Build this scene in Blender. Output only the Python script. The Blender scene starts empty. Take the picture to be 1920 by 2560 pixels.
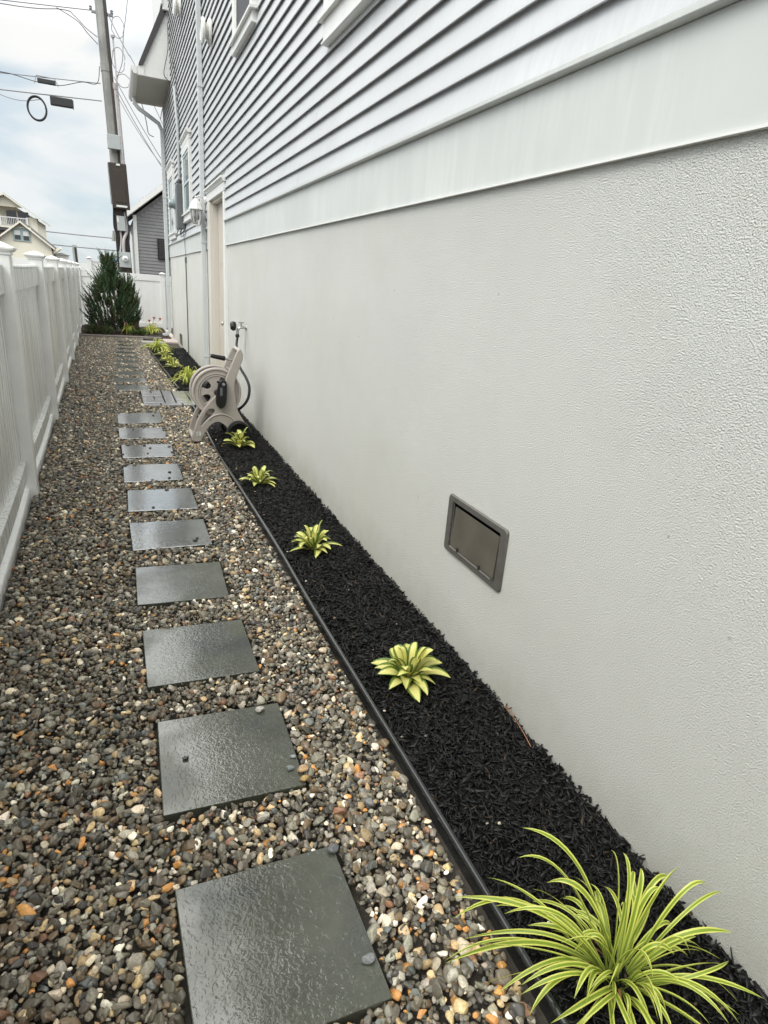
import bpy, math, random
import numpy as np
from mathutils import Vector, Matrix
random.seed(7); RNG = np.random.default_rng(11)
S = bpy.context.scene; COL = S.collection
R = math.radians

# ------------------------------------------------------------ camera
cam = bpy.data.cameras.new('camera'); co = bpy.data.objects.new('camera', cam); COL.objects.link(co)
cam.sensor_fit = 'VERTICAL'; cam.sensor_height = 32; cam.sensor_width = 24
cam.lens = 1544.447/2560*32; cam.clip_start = 0.05; cam.clip_end = 3000
rr = np.array([[0.92300802, -0.06305928, 0.37957836], [-0.3776161, -0.33792873, 0.86209643], [0.07390725, -0.93905681, -0.33572313]])
m = Matrix([[rr[i][0], -rr[i][1], -rr[i][2], (0, 0, 1.6)[i]] for i in range(3)] + [[0, 0, 0, 1]])
co.matrix_world = m
S.camera = co

# ------------------------------------------------------------ light
SUN_EL, SUN_ROT = R(50), R(235)   # high, behind the camera and to its left, veiled by cloud
w = bpy.data.worlds.new('World'); S.world = w; w.use_nodes = True
nt = w.node_tree; N = nt.nodes; L = nt.links
bg = N['Background']; bg.inputs[1].default_value = 1.0
def wn(t, **k):
    n = N.new(t)
    for a, b in k.items(): setattr(n, a, b)
    return n
sky = wn('ShaderNodeTexSky', sky_type='NISHITA', sun_disc=False, sun_elevation=SUN_EL, sun_rotation=SUN_ROT)
sc = wn('ShaderNodeVectorMath', operation='SCALE'); sc.inputs['Scale'].default_value = 0.10; L.new(sky.outputs[0], sc.inputs[0])
tc = wn('ShaderNodeTexCoord'); mp = wn('ShaderNodeMapping'); mp.inputs['Scale'].default_value = (1.0, 1.0, 2.6)
L.new(tc.outputs['Generated'], mp.inputs[0])
nz = wn('ShaderNodeTexNoise'); nz.inputs['Scale'].default_value = 4.2; nz.inputs['Detail'].default_value = 7; nz.inputs['Roughness'].default_value = 0.52; nz.inputs['Distortion'].default_value = 0.35
L.new(mp.outputs[0], nz.inputs['Vector'])
cr = wn('ShaderNodeValToRGB'); cr.color_ramp.elements[0].position = 0.37; cr.color_ramp.elements[1].position = 0.56
L.new(nz.outputs[0], cr.inputs[0])
# cloud tone: soft greys to cream
nz2 = wn('ShaderNodeTexNoise'); nz2.inputs['Scale'].default_value = 2.4; nz2.inputs['Detail'].default_value = 5
L.new(mp.outputs[0], nz2.inputs['Vector'])
cc = wn('ShaderNodeValToRGB'); cc.color_ramp.elements[0].position = 0.35; cc.color_ramp.elements[1].position = 0.65
cc.color_ramp.elements[0].color = (0.77, 0.82, 0.85, 1); cc.color_ramp.elements[1].color = (0.93, 0.935, 0.92, 1)
L.new(nz2.outputs[0], cc.inputs[0])
thin = wn('ShaderNodeMixRGB'); thin.inputs[0].default_value = 0.62; L.new(sc.outputs[0], thin.inputs[1]); thin.inputs[2].default_value = (0.68, 0.82, 0.90, 1)
mx = wn('ShaderNodeMixRGB'); L.new(cr.outputs[0], mx.inputs[0]); L.new(thin.outputs[0], mx.inputs[1]); L.new(cc.outputs[0], mx.inputs[2])
# an overcast sky is brighter overhead than at the horizon
sp = wn('ShaderNodeSeparateXYZ'); L.new(tc.outputs['Generated'], sp.inputs[0])
mr = wn('ShaderNodeFloatCurve'); L.new(sp.outputs[2], mr.inputs['Value']); cv = mr.mapping.curves[0]; mr.mapping.use_clip = False
cv.points[0].location = (0, .86/3); cv.points[1].location = (1, 2.75/3)
for px, py in ((.26, .86/3), (.36, 1.75/3), (.55, 2.3/3)): cv.points.new(px, py)
for p_ in cv.points: p_.handle_type = 'VECTOR'
mr.mapping.update()
m3 = wn('ShaderNodeMath', operation='MULTIPLY'); L.new(mr.outputs[0], m3.inputs[0]); m3.inputs[1].default_value = 3.0; mr = m3
s2 = wn('ShaderNodeVectorMath', operation='SCALE'); L.new(mx.outputs[0], s2.inputs[0]); L.new(mr.outputs[0], s2.inputs['Scale'])
# and the thick cloud overhead is neutral to slightly warm
mw = wn('ShaderNodeMapRange'); L.new(sp.outputs[2], mw.inputs[0]); mw.inputs[1].default_value = 0.27; mw.inputs[2].default_value = 0.6
wm = wn('ShaderNodeMixRGB'); L.new(mw.outputs[0], wm.inputs[0]); L.new(s2.outputs[0], wm.inputs[1])
s3 = wn('ShaderNodeVectorMath', operation='SCALE'); s3.inputs[0].default_value = (0.83, 0.835, 0.80); L.new(mr.outputs[0], s3.inputs['Scale']); L.new(s3.outputs[0], wm.inputs[2])
L.new(wm.outputs[0], bg.inputs[0])
sl = bpy.data.lights.new('sun', 'SUN'); sl.energy = 1.35; sl.angle = R(25); sl.color = (1, 0.985, 0.95)
so = bpy.data.objects.new('sun', sl); COL.objects.link(so)
so.rotation_euler = (R(90)-SUN_EL, 0, R(180)-SUN_ROT)
S.view_settings.view_transform = 'Standard'; S.view_settings.look = 'None'; S.view_settings.gamma = 1.0
S.view_settings.exposure = 0.30
try:
    S.cycles.max_bounces = 6; S.cycles.diffuse_bounces = 3; S.cycles.glossy_bounces = 3; S.cycles.transmission_bounces = 4; S.cycles.caustics_reflective = False; S.cycles.caustics_refractive = False
except Exception: pass

# ------------------------------------------------------------ materials
def mat(name, col=(0.5, 0.5, 0.5), rough=0.5, metal=0.0, spec=0.5, noise=None, bump=None, streak=None, coat=0, attr=None, tint=None):
    """noise=(scale, amount, detail)  bump=(scale, strength, distance, detail)  streak=(scaleY, scaleZ, amount) vertical wash marks  tint=(color, scale, lo, hi)"""
    M = bpy.data.materials.new(name); M.use_nodes = True
    t = M.node_tree; n = t.nodes; l = t.links; b = n['Principled BSDF']
    b.inputs['Base Color'].default_value = (*col, 1); b.inputs['Roughness'].default_value = rough; b.inputs['Metallic'].default_value = metal
    b.inputs['Specular IOR Level'].default_value = spec; b.inputs['Coat Weight'].default_value = coat; b.inputs['Coat Roughness'].default_value = 0.08
    g = n.new('ShaderNodeNewGeometry'); cur = None
    if attr:
        a = n.new('ShaderNodeAttribute'); a.attribute_name = attr; cur = a.outputs['Color']
    def val(c):
        r = n.new('ShaderNodeRGB'); r.outputs[0].default_value = (*c, 1); return r.outputs[0]
    if cur is None: cur = val(col)
    def mul(cur, fac, lo, hi):
        mrn = n.new('ShaderNodeMapRange'); l.new(fac, mrn.inputs[0]); mrn.inputs[1].default_value = 0.3; mrn.inputs[2].default_value = 0.7; mrn.inputs[3].default_value = lo; mrn.inputs[4].default_value = hi
        v = n.new('ShaderNodeVectorMath'); v.operation = 'SCALE'; l.new(cur, v.inputs[0]); l.new(mrn.outputs[0], v.inputs['Scale']); return v.outputs[0]
    def nzn(scale, detail, vec=None, rg=0.6):
        q = n.new('ShaderNodeTexNoise'); q.inputs['Scale'].default_value = scale; q.inputs['Detail'].default_value = detail; q.inputs['Roughness'].default_value = rg
        l.new(vec or g.outputs['Position'], q.inputs['Vector']); return q.outputs[0]
    if tint:
        f = nzn(tint[1], 4)
        mrn = n.new('ShaderNodeMapRange'); l.new(f, mrn.inputs[0]); mrn.inputs[1].default_value = tint[2]; mrn.inputs[2].default_value = tint[3]
        mm = n.new('ShaderNodeMixRGB'); l.new(mrn.outputs[0], mm.inputs[0]); l.new(cur, mm.inputs[1]); mm.inputs[2].default_value = (*tint[0], 1); cur = mm.outputs[0]
    if noise: cur = mul(cur, nzn(noise[0], noise[2]), 1-noise[1], 1+noise[1])
    if streak:
        mpn = n.new('ShaderNodeMapping'); mpn.inputs['Scale'].default_value = (streak[0], streak[0], streak[1]); l.new(g.outputs['Position'], mpn.inputs[0])
        q = nzn(1.0, 3, mpn.outputs[0], 0.7); big = nzn(1.1, 2)
        mq = n.new('ShaderNodeMath'); mq.operation = 'MULTIPLY'; l.new(q, mq.inputs[0]); l.new(big, mq.inputs[1])
        mrn = n.new('ShaderNodeMapRange'); l.new(mq.outputs[0], mrn.inputs[0]); mrn.inputs[1].default_value = 0.2; mrn.inputs[2].default_value = 0.36; mrn.inputs[3].default_value = 1-streak[2]; mrn.inputs[4].default_value = 1+streak[2]
        v = n.new('ShaderNodeVectorMath'); v.operation = 'SCALE'; l.new(cur, v.inputs[0]); l.new(mrn.outputs[0], v.inputs['Scale']); cur = v.outputs[0]
        rm = n.new('ShaderNodeMapRange'); l.new(q, rm.inputs[0]); rm.inputs[1].default_value = 0.3; rm.inputs[2].default_value = 0.7; rm.inputs[3].default_value = rough-0.12; rm.inputs[4].default_value = rough+0.12
        l.new(rm.outputs[0], b.inputs['Roughness'])
    l.new(cur, b.inputs['Base Color'])
    if bump:
        h = nzn(bump[0], bump[3], None, 0.55)
        bn = n.new('ShaderNodeBump'); bn.inputs['Strength'].default_value = bump[1]; bn.inputs['Distance'].default_value = bump[2]
        l.new(h, bn.inputs['Height']); l.new(bn.outputs[0], b.inputs['Normal'])
    return M
m_stucco = mat('stucco', (0.715, 0.715, 0.68), 0.8, noise=(1.3, 0.03, 5), bump=(205, 1.0, 0.013, 2.6), tint=((0.685, 0.685, 0.63), 0.9, 0.48, 0.72), spec=0.2)
def base_dirt(M):
    # splash dirt and algae near the soil line, in ragged patches, and a few specks
    t = M.node_tree; n = t.nodes; l = t.links; b = n['Principled BSDF']; src = b.inputs['Base Color'].links[0].from_socket
    g = n.new('ShaderNodeNewGeometry'); sx = n.new('ShaderNodeSeparateXYZ'); l.new(g.outputs['Position'], sx.inputs[0])
    q = n.new('ShaderNodeTexNoise'); q.inputs['Scale'].default_value = 3.2; q.inputs['Detail'].default_value = 7; q.inputs['Roughness'].default_value = .7; l.new(g.outputs['Position'], q.inputs['Vector'])
    a = n.new('ShaderNodeMapRange'); l.new(sx.outputs[2], a.inputs[0]); a.inputs[1].default_value = .42; a.inputs[2].default_value = 0.0
    c = n.new('ShaderNodeMath'); c.operation = 'MULTIPLY'; l.new(a.outputs[0], c.inputs[0]); l.new(q.outputs[0], c.inputs[1])
    d = n.new('ShaderNodeMapRange'); l.new(c.outputs[0], d.inputs[0]); d.inputs[1].default_value = .18; d.inputs[2].default_value = .62; d.inputs[4].default_value = .5
    mx_ = n.new('ShaderNodeMixRGB'); l.new(d.outputs[0], mx_.inputs[0]); l.new(src, mx_.inputs[1]); mx_.inputs[2].default_value = (.43, .42, .33, 1)
    v = n.new('ShaderNodeTexVoronoi'); v.inputs['Scale'].default_value = 4.5; l.new(g.outputs['Position'], v.inputs['Vector'])
    e = n.new('ShaderNodeMapRange'); l.new(v.outputs['Distance'], e.inputs[0]); e.inputs[1].default_value = .030; e.inputs[2].default_value = .018; e.inputs[4].default_value = .7
    m2 = n.new('ShaderNodeMixRGB'); l.new(e.outputs[0], m2.inputs[0]); l.new(mx_.outputs[0], m2.inputs[1]); m2.inputs[2].default_value = (.42, .41, .38, 1)
    l.new(m2.outputs[0], b.inputs['Base Color'])
base_dirt(m_stucco)
m_siding = mat('vinyl_siding', (0.54, 0.55, 0.565), 0.42, streak=(30, 2.6, 0.05), spec=0.4, bump=(60, 0.05, 0.002, 2))
m_board = mat('painted_board', (0.60, 0.615, 0.60), 0.5, streak=(17, 1.6, 0.045), noise=(1.6, 0.04, 5), spec=0.4)
m_trim = mat('white_trim', (0.76, 0.76, 0.74), 0.42, noise=(9, 0.03, 3))
m_pipe = mat('downspout_paint', (0.60, 0.625, 0.625), 0.38, streak=(25, 0.9, 0.05))
m_vinylf = mat('fence_vinyl', (0.72, 0.73, 0.71), 0.3, streak=(34, 0.6, 0.07), noise=(3, 0.05, 4), spec=0.5)
m_vinylp = mat('fence_post_vinyl', (0.84, 0.84, 0.82), 0.36, noise=(5, 0.04, 4), streak=(20, 0.8, 0.03))
m_vinylb = mat('fence_vinyl_clean', (0.83, 0.83, 0.82), 0.4, noise=(3, 0.02, 3))
m_door = mat('door_paint', (0.56, 0.50, 0.44), 0.5, noise=(3, 0.04, 3))
m_jamb = mat('door_frame_paint', (0.64, 0.61, 0.55), 0.5)
m_glass = mat('window_glass', (0.035, 0.04, 0.045), 0.06, spec=0.8)
m_sash = mat('window_sash', (0.50, 0.58, 0.60), 0.4)
m_darkpane = mat('unreflecting_dark_pane', (0.07, 0.072, 0.078), 0.55, spec=0.2)  # dark matte colour added in place of glass, keeping bright sky reflection out
m_greyglass = mat('reflecting_glass', (0.25, 0.30, 0.31), 0.08, spec=0.8)
m_soffit = mat('soffit', (0.44, 0.43, 0.38), 0.6)
m_shingle = mat('roof_shingle', (0.07, 0.066, 0.068), 0.85, noise=(60, 0.35, 3))
m_brass = mat('knob_metal', (0.5, 0.47, 0.42), 0.3, metal=1)
m_vent = mat('vent_bronze', (0.105, 0.095, 0.078), 0.38, noise=(7, 0.22, 5), metal=0.1, bump=(90, 0.08, 0.002, 2))
m_ventf = mat('vent_flange', (0.105, 0.10, 0.09), 0.4, noise=(25, 0.12, 3), metal=0.1)
m_ventl = mat('vent_bright_lip', (0.55, 0.53, 0.5), 0.3, metal=0.6)
m_black = mat('black_plastic', (0.008, 0.008, 0.009), 0.3, spec=0.5)
m_blackh = mat('black_hose', (0.012, 0.012, 0.013), 0.42)
m_edge = mat('edging_plastic', (0.018, 0.020, 0.021), 0.17, coat=0.6, bump=(50, 0.25, 0.004, 3), noise=(20, 0.4, 3))
m_taupe = mat('taupe_plastic', (0.36, 0.325, 0.29), 0.5, noise=(14, 0.04, 4), bump=(250, 0.05, 0.001, 2))
m_taupel = mat('drum_plastic', (0.42, 0.38, 0.345), 0.5, noise=(10, 0.04, 4))
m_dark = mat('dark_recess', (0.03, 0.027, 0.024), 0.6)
m_chrome = mat('valve_metal', (0.45, 0.45, 0.44), 0.3, metal=0.9, noise=(80, 0.25, 2))
m_lantw = mat('lantern_enamel', (0.72, 0.715, 0.70), 0.3)
m_frost = mat('lantern_glass', (0.60, 0.60, 0.58), 0.12, spec=0.7)
m_frost.node_tree.nodes['Principled BSDF'].inputs['Transmission Weight'].default_value = 0.75
m_bulb = mat('bulb_glass', (0.6, 0.58, 0.5), 0.2)
m_cab = mat('cabinet_grey', (0.12, 0.13, 0.132), 0.45, noise=(6, 0.06, 3))
m_cabl = mat('cabinet_light', (0.42, 0.45, 0.45), 0.45, noise=(6, 0.05, 3))
m_wire = mat('cable_black', (0.03, 0.03, 0.032), 0.6)
m_wireg = mat('cable_grey', (0.25, 0.25, 0.27), 0.6)
m_pole = mat('weathered_pole', (0.30, 0.30, 0.285), 0.85, streak=(30, 0.8, 0.22), noise=(2, 0.1, 4))
m_brown = mat('brown_cabinet', (0.045, 0.034, 0.026), 0.45, noise=(5, 0.1, 3))
m_label = mat('white_sticker', (0.75, 0.77, 0.75), 0.5)
m_cond = mat('pvc_conduit', (0.50, 0.47, 0.47), 0.45, noise=(4, 0.08, 3))
m_yel = mat('cream_siding', (0.80, 0.76, 0.64), 0.7, noise=(0.6, 0.03, 3))
m_creamtrim = mat('cream_trim', (0.80, 0.76, 0.66), 0.6)
m_nb = mat('slate_vinyl', (0.23, 0.228, 0.235), 0.5, noise=(4, 0.05, 3))
m_blue = mat('blue_canvas', (0.06, 0.13, 0.25), 0.8)
m_teal = mat('sea_green_frame', (0.36, 0.46, 0.45), 0.5)
m_stone = mat('slate_paver', (0.074, 0.078, 0.057), 0.4, noise=(5, 0.25, 6), bump=(70, 0.4, 0.003, 5), spec=0.3, tint=((0.040, 0.044, 0.043), 2.2, 0.5, 0.68))
def wet(M, scale, dist, rough=0.07, ior=1.75):
    t = M.node_tree; n = t.nodes; l = t.links; b = n['Principled BSDF']
    b.inputs['Coat Weight'].default_value = 1.0; b.inputs['Coat Roughness'].default_value = rough; b.inputs['Coat IOR'].default_value = ior
    g = n.new('ShaderNodeNewGeometry'); q = n.new('ShaderNodeTexNoise'); q.inputs['Scale'].default_value = scale; q.inputs['Detail'].default_value = 2.5; q.inputs['Distortion'].default_value = 1.2; l.new(g.outputs['Position'], q.inputs['Vector'])
    bn = n.new('ShaderNodeBump'); bn.inputs['Strength'].default_value = 1.0; bn.inputs['Distance'].default_value = dist; l.new(q.outputs[0], bn.inputs['Height']); l.new(bn.outputs[0], b.inputs['Coat Normal'])
wet(m_stone, 62, 0.0010, .05, 2.1)
def puddles(M, lo=.45):
    t = M.node_tree; n = t.nodes; l = t.links; g = n.new('ShaderNodeNewGeometry'); q = n.new('ShaderNodeTexNoise'); q.inputs['Scale'].default_value = 3.1; q.inputs['Detail'].default_value = 3; l.new(g.outputs['Position'], q.inputs['Vector'])
    a = n.new('ShaderNodeMapRange'); l.new(q.outputs[0], a.inputs[0]); a.inputs[1].default_value = .42; a.inputs[2].default_value = .58; a.inputs[3].default_value = lo; a.inputs[4].default_value = 1.0; l.new(a.outputs[0], n['Principled BSDF'].inputs['Coat Weight'])
puddles(m_stone)
m_stonew = mat('soaked_slate_paver', (0.075, 0.077, 0.066), 0.4, noise=(5, 0.25, 6), spec=0.4, tint=((0.05, 0.055, 0.054), 2.2, 0.5, 0.68))
wet(m_stonew, 50, 0.0005, .03, 3.8); puddles(m_stonew, .85)
m_brick = mat('concrete_paver', (0.20, 0.20, 0.205), 0.28, noise=(9, 0.18, 4), bump=(70, 0.4, 0.004, 3), spec=0.6)
wet(m_brick, 40, 0.0004, 0.07, 2.1)
m_conc = mat('pink_concrete', (0.50, 0.43, 0.40), 0.75, noise=(8, 0.08, 4))
m_splash = mat('splash_stone', (0.34, 0.33, 0.30), 0.5, noise=(12, 0.1, 4))
m_soil = mat('soil', (0.06, 0.052, 0.042), 0.95, noise=(30, 0.3, 4), bump=(60, 0.6, 0.01, 4))
m_timber = mat('border_timber', (0.22, 0.195, 0.18), 0.8, noise=(12, 0.2, 4))
m_bed = mat('mulch_bed', (0.003, 0.003, 0.003), 0.95, noise=(60, 0.5, 3), bump=(60, 0.9, 0.02, 4))
m_mulch = mat('dyed_mulch', (0.015, 0.015, 0.016), 0.5, attr='tone', spec=0.3, bump=(300, 0.4, 0.001, 2))
m_gravel = mat('river_gravel', (0.2, 0.2, 0.2), 0.3, attr='tone', noise=(150, 0.28, 4), spec=0.5)
m_bushm = mat('juniper_green', (0.03, 0.06, 0.02), 0.7, attr='tone')
m_bark = mat('bark', (0.06, 0.04, 0.03), 0.9, noise=(30, 0.3, 3))
m_needle = mat('dry_needle', (0.30, 0.15, 0.08), 0.6)
m_flower = mat('coral_petal', (0.55, 0.20, 0.14), 0.6)

def leafmat(name, centre, margin, w0, w1, flip=False, gloss=0.4):
    M = bpy.data.materials.new(name); M.use_nodes = True
    t = M.node_tree; n = t.nodes; l = t.links; b = n['Principled BSDF']; b.inputs['Roughness'].default_value = gloss
    uv = n.new('ShaderNodeUVMap'); sx = n.new('ShaderNodeSeparateXYZ'); l.new(uv.outputs[0], sx.inputs[0])
    # u in 0..1 across, v along; a ragged border between centre and margin
    su = n.new('ShaderNodeMath'); su.operation = 'SUBTRACT'; l.new(sx.outputs[0], su.inputs[0]); su.inputs[1].default_value = 0.5
    ab = n.new('ShaderNodeMath'); ab.operation = 'ABSOLUTE'; l.new(su.outputs[0], ab.inputs[0])
    mpn = n.new('ShaderNodeMapping'); mpn.inputs['Scale'].default_value = (9, 1.2, 1); l.new(uv.outputs[0], mpn.inputs[0])
    g = n.new('ShaderNodeNewGeometry'); ad = n.new('ShaderNodeVectorMath'); ad.operation = 'MULTIPLY_ADD'; l.new(g.outputs['Position'], ad.inputs[0]); ad.inputs[1].default_value = (6, 6, 6); l.new(mpn.outputs[0], ad.inputs[2])
    q = n.new('ShaderNodeTexNoise'); q.inputs['Scale'].default_value = 1.5; q.inputs['Detail'].default_value = 3; l.new(ad.outputs[0], q.inputs['Vector'])
    mm = n.new('ShaderNodeMath'); mm.operation = 'MULTIPLY_ADD'; l.new(q.outputs[0], mm.inputs[0]); mm.inputs[1].default_value = 0.36; l.new(ab.outputs[0], mm.inputs[2])
    mrn = n.new('ShaderNodeMapRange'); l.new(mm.outputs[0], mrn.inputs[0]); mrn.inputs[1].default_value = w0+0.18; mrn.inputs[2].default_value = w1+0.18
    mixn = n.new('ShaderNodeMixRGB'); l.new(mrn.outputs[0], mixn.inputs[0]); mixn.inputs[1].default_value = (*centre, 1); mixn.inputs[2].default_value = (*margin, 1)
    # greener towards the leaf base
    mb = n.new('ShaderNodeMapRange'); l.new(sx.outputs[1], mb.inputs[0]); mb.inputs[1].default_value = 0.0; mb.inputs[2].default_value = 0.4; mb.inputs[3].default_value = 0.7; mb.inputs[4].default_value = 0
    mix2 = n.new('ShaderNodeMixRGB'); l.new(mb.outputs[0], mix2.inputs[0]); l.new(mixn.outputs[0], mix2.inputs[1]); mix2.inputs[2].default_value = (0.13, 0.22, 0.05, 1)
    l.new(mix2.outputs[0], b.inputs['Base Color'])
    tr = n.new('ShaderNodeBsdfTranslucent'); l.new(mix2.outputs[0], tr.inputs[0]); ms = n.new('ShaderNodeMixShader'); ms.inputs[0].default_value = 0.3
    l.new(b.outputs[0], ms.inputs[1]); l.new(tr.outputs[0], ms.inputs[2]); l.new(ms.outputs[0], n['Material Output'].inputs[0])
    return M
m_hosta = leafmat('hosta_leaf', (0.80, 0.76, 0.26), (0.13, 0.21, 0.035), 0.27, 0.36)
m_liri = leafmat('striped_blade', (0.24, 0.34, 0.035), (0.72, 0.74, 0.17), 0.20, 0.28)
m_lily = leafmat('daylily_blade', (0.46, 0.52, 0.08), (0.66, 0.68, 0.20), 0.2, 0.4)

# ------------------------------------------------------------ mesh helpers
class G:
    def __init__(s): s.v = []; s.f = []; s.uv = []
    def add(s, vs, fs, uvs=None):
        k = len(s.v); s.v += [tuple(p) for p in vs]; s.f += [tuple(i+k for i in f) for f in fs]
        if uvs: s.uv += uvs
        return s
    def box(s, x0, x1, y0, y1, z0, z1):
        return s.add([(x0,y0,z0),(x1,y0,z0),(x1,y1,z0),(x0,y1,z0),(x0,y0,z1),(x1,y0,z1),(x1,y1,z1),(x0,y1,z1)],
                     [(0,3,2,1),(4,5,6,7),(0,1,5,4),(1,2,6,5),(2,3,7,6),(3,0,4,7)])
    def prism(s, pts, axis, a, b):
        """pts 2-D polygon; axis 'y' -> (x,z) polygon swept y a..b ; 'x' -> (y,z); 'z' -> (x,y)"""
        def q(p, t): return (p[0], t, p[1]) if axis == 'y' else ((t, p[0], p[1]) if axis == 'x' else (p[0], p[1], t))
        n = len(pts); vs = [q(p, a) for p in pts]+[q(p, b) for p in pts]
        fs = [tuple(range(n)), tuple(range(2*n-1, n-1, -1))]+[(i, i+n, (i+1) % n+n, (i+1) % n) for i in range(n)]
        return s.add(vs, fs)
    def tube(s, pts, r, n=8, cap=True, flat=1.0):
        P = [Vector(p) for p in pts]; rs = r if isinstance(r, (list, tuple)) else [r]*len(P)
        vs = []; fs = []; up = None
        for i, p in enumerate(P):
            t = (P[min(i+1, len(P)-1)]-P[max(i-1, 0)]).normalized()
            if up is None: up = Vector((0,0,1)) if abs(t.z) < 0.9 else Vector((1,0,0))
            a = t.cross(up).normalized(); b = a.cross(t).normalized(); up = b
            for k in range(n):
                th = 2*math.pi*k/n; vs.append(p+(a*math.cos(th)+b*math.sin(th)*flat)*rs[i])
        for i in range(len(P)-1):
            for k in range(n): fs.append((i*n+k, i*n+(k+1) % n, (i+1)*n+(k+1) % n, (i+1)*n+k))
        if cap: fs += [tuple(range(n-1, -1, -1)), tuple((len(P)-1)*n+k for k in range(n))]
        return s.add(vs, fs)
    def rtube(s, pts, hx, hy):
        """rectangular duct along a path (for downspouts)"""
        P = [Vector(p) for p in pts]; vs = []; fs = []
        for i, p in enumerate(P):
            t = (P[min(i+1, len(P)-1)]-P[max(i-1, 0)]).normalized(); a = Vector((0, 1, 0)); b = t.cross(a).normalized()
            for u, q in ((-1,-1),(1,-1),(1,1),(-1,1)): vs.append(p+a*hy*u+b*hx*q)
        for i in range(len(P)-1):
            for k in range(4): fs.append((i*4+k, i*4+(k+1) % 4, (i+1)*4+(k+1) % 4, (i+1)*4+k))
        fs += [(3,2,1,0), tuple((len(P)-1)*4+k for k in range(4))]
        return s.add(vs, fs)
    def lathe(s, prof, c, ax='z', n=20):
        """prof [(r,h)]"""
        vs = []; fs = []
        for r, h in prof:
            for k in range(n):
                th = 2*math.pi*k/n; a, b = r*math.cos(th), r*math.sin(th)
                vs.append((c[0]+a, c[1]+b, c[2]+h) if ax == 'z' else ((c[0]+a, c[1]+h, c[2]+b) if ax == 'y' else (c[0]+h, c[1]+a, c[2]+b)))
        m_ = len(prof)
        for i in range(m_-1):
            for k in range(n): fs.append((i*n+k, i*n+(k+1) % n, (i+1)*n+(k+1) % n, (i+1)*n+k))
        fs += [tuple(range(n-1, -1, -1)), tuple((m_-1)*n+k for k in range(n))]
        return s.add(vs, fs)
def obj(name, g, m, parent=None, bevel=0, smooth=None, loc=None):
    me = bpy.data.meshes.new(name); me.from_pydata(g.v, [], g.f)
    if g.uv:
        u = me.uv_layers.new(name='UVMap'); u.data.foreach_set('uv', [c for p in g.uv for c in p])
    me.materials.append(m); o = bpy.data.objects.new(name, me); COL.objects.link(o)
    import bmesh
    b = bmesh.new(); b.from_mesh(me); bmesh.ops.recalc_face_normals(b, faces=b.faces) if not g.uv else None; b.to_mesh(me); b.free()
    if smooth is not None:
        me.polygons.foreach_set('use_smooth', [True]*len(me.polygons))
        try: me.set_sharp_from_angle(angle=R(smooth))
        except Exception: pass
    if bevel:
        bm = o.modifiers.new('bevel', 'BEVEL'); bm.width = bevel; bm.segments = 2; bm.limit_method = 'ANGLE'; bm.angle_limit = R(40)
    if parent is not None: o.parent = parent; o.matrix_parent_inverse = parent.matrix_world.inverted()
    return o
def bigmesh(name, V, T, m, tone=None, smooth=True):
    me = bpy.data.meshes.new(name); V = np.asarray(V, np.float32); T = np.asarray(T, np.int32)
    k = T.shape[1]
    me.vertices.add(len(V)); me.vertices.foreach_set('co', V.ravel()); me.loops.add(T.size); me.loops.foreach_set('vertex_index', T.ravel())
    me.polygons.add(len(T)); me.polygons.foreach_set('loop_start', np.arange(0, T.size, k, dtype=np.int32)); me.polygons.foreach_set('loop_total', np.full(len(T), k, np.int32))
    if smooth: me.polygons.foreach_set('use_smooth', np.ones(len(T), bool))
    me.update(calc_edges=True)
    if tone is not None:
        a = me.color_attributes.new('tone', 'FLOAT_COLOR', 'POINT'); c = np.ones((len(V), 4), np.float32); c[:, :3] = tone; a.data.foreach_set('color', c.ravel())
    me.materials.append(m); o = bpy.data.objects.new(name, me); COL.objects.link(o); return o
def thing(name, label, cat, loc=(0,0,0), group=None):
    o = bpy.data.objects.new(name, None); COL.objects.link(o); o.location = loc; o.empty_display_size = 0.1
    o.matrix_world = Matrix.Translation(loc)
    return tag(o, label, cat, group)
def tag(o, label, cat, group=None):
    o['label'] = label; o['category'] = cat
    if group: o['group'] = group
    return o
def struct(o, kind='structure'): o['kind'] = kind; return o
def curve2d(outer, holes, y, th, bev):
    """a flat moulded panel in the x-z plane with holes -> mesh G"""
    cu = bpy.data.curves.new('tmp', 'CURVE'); cu.dimensions = '2D'; cu.fill_mode = 'BOTH'; cu.extrude = th/2-bev; cu.bevel_depth = bev; cu.bevel_resolution = 2; cu.offset = -bev
    for P in [outer]+holes:
        sp_ = cu.splines.new('POLY'); sp_.points.add(len(P)-1); sp_.use_cyclic_u = True
        for i, p in enumerate(P): sp_.points[i].co = (p[0], p[1], 0, 1)
    o = bpy.data.objects.new('tmp', cu); COL.objects.link(o); dg = bpy.context.evaluated_depsgraph_get(); me = bpy.data.meshes.new_from_object(o.evaluated_get(dg))
    g = G(); g.add([(v.co.x, y+v.co.z, v.co.y) for v in me.vertices], [tuple(p.vertices) for p in me.polygons])
    bpy.data.objects.remove(o); bpy.data.meshes.remove(me); return g
def smoothpoly(P, it=2):
    for _ in range(it):
        Q = []
        for i in range(len(P)):
            a = np.array(P[i]); b = np.array(P[(i+1) % len(P)]); Q += [tuple(a*.75+b*.25), tuple(a*.25+b*.75)]
        P = Q
    return P
def spline(P, n=6):
    P = [np.array(p, float) for p in P]; out = []
    for i in range(len(P)-1):
        p0, p1, p2, p3 = P[max(i-1, 0)], P[i], P[i+1], P[min(i+2, len(P)-1)]
        for k in range(n):
            t = k/n; out.append(tuple(0.5*((2*p1)+(-p0+p2)*t+(2*p0-5*p1+4*p2-p3)*t*t+(-p0+3*p1-3*p2+p3)*t**3)))
    out.append(tuple(P[-1])); return out

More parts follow.
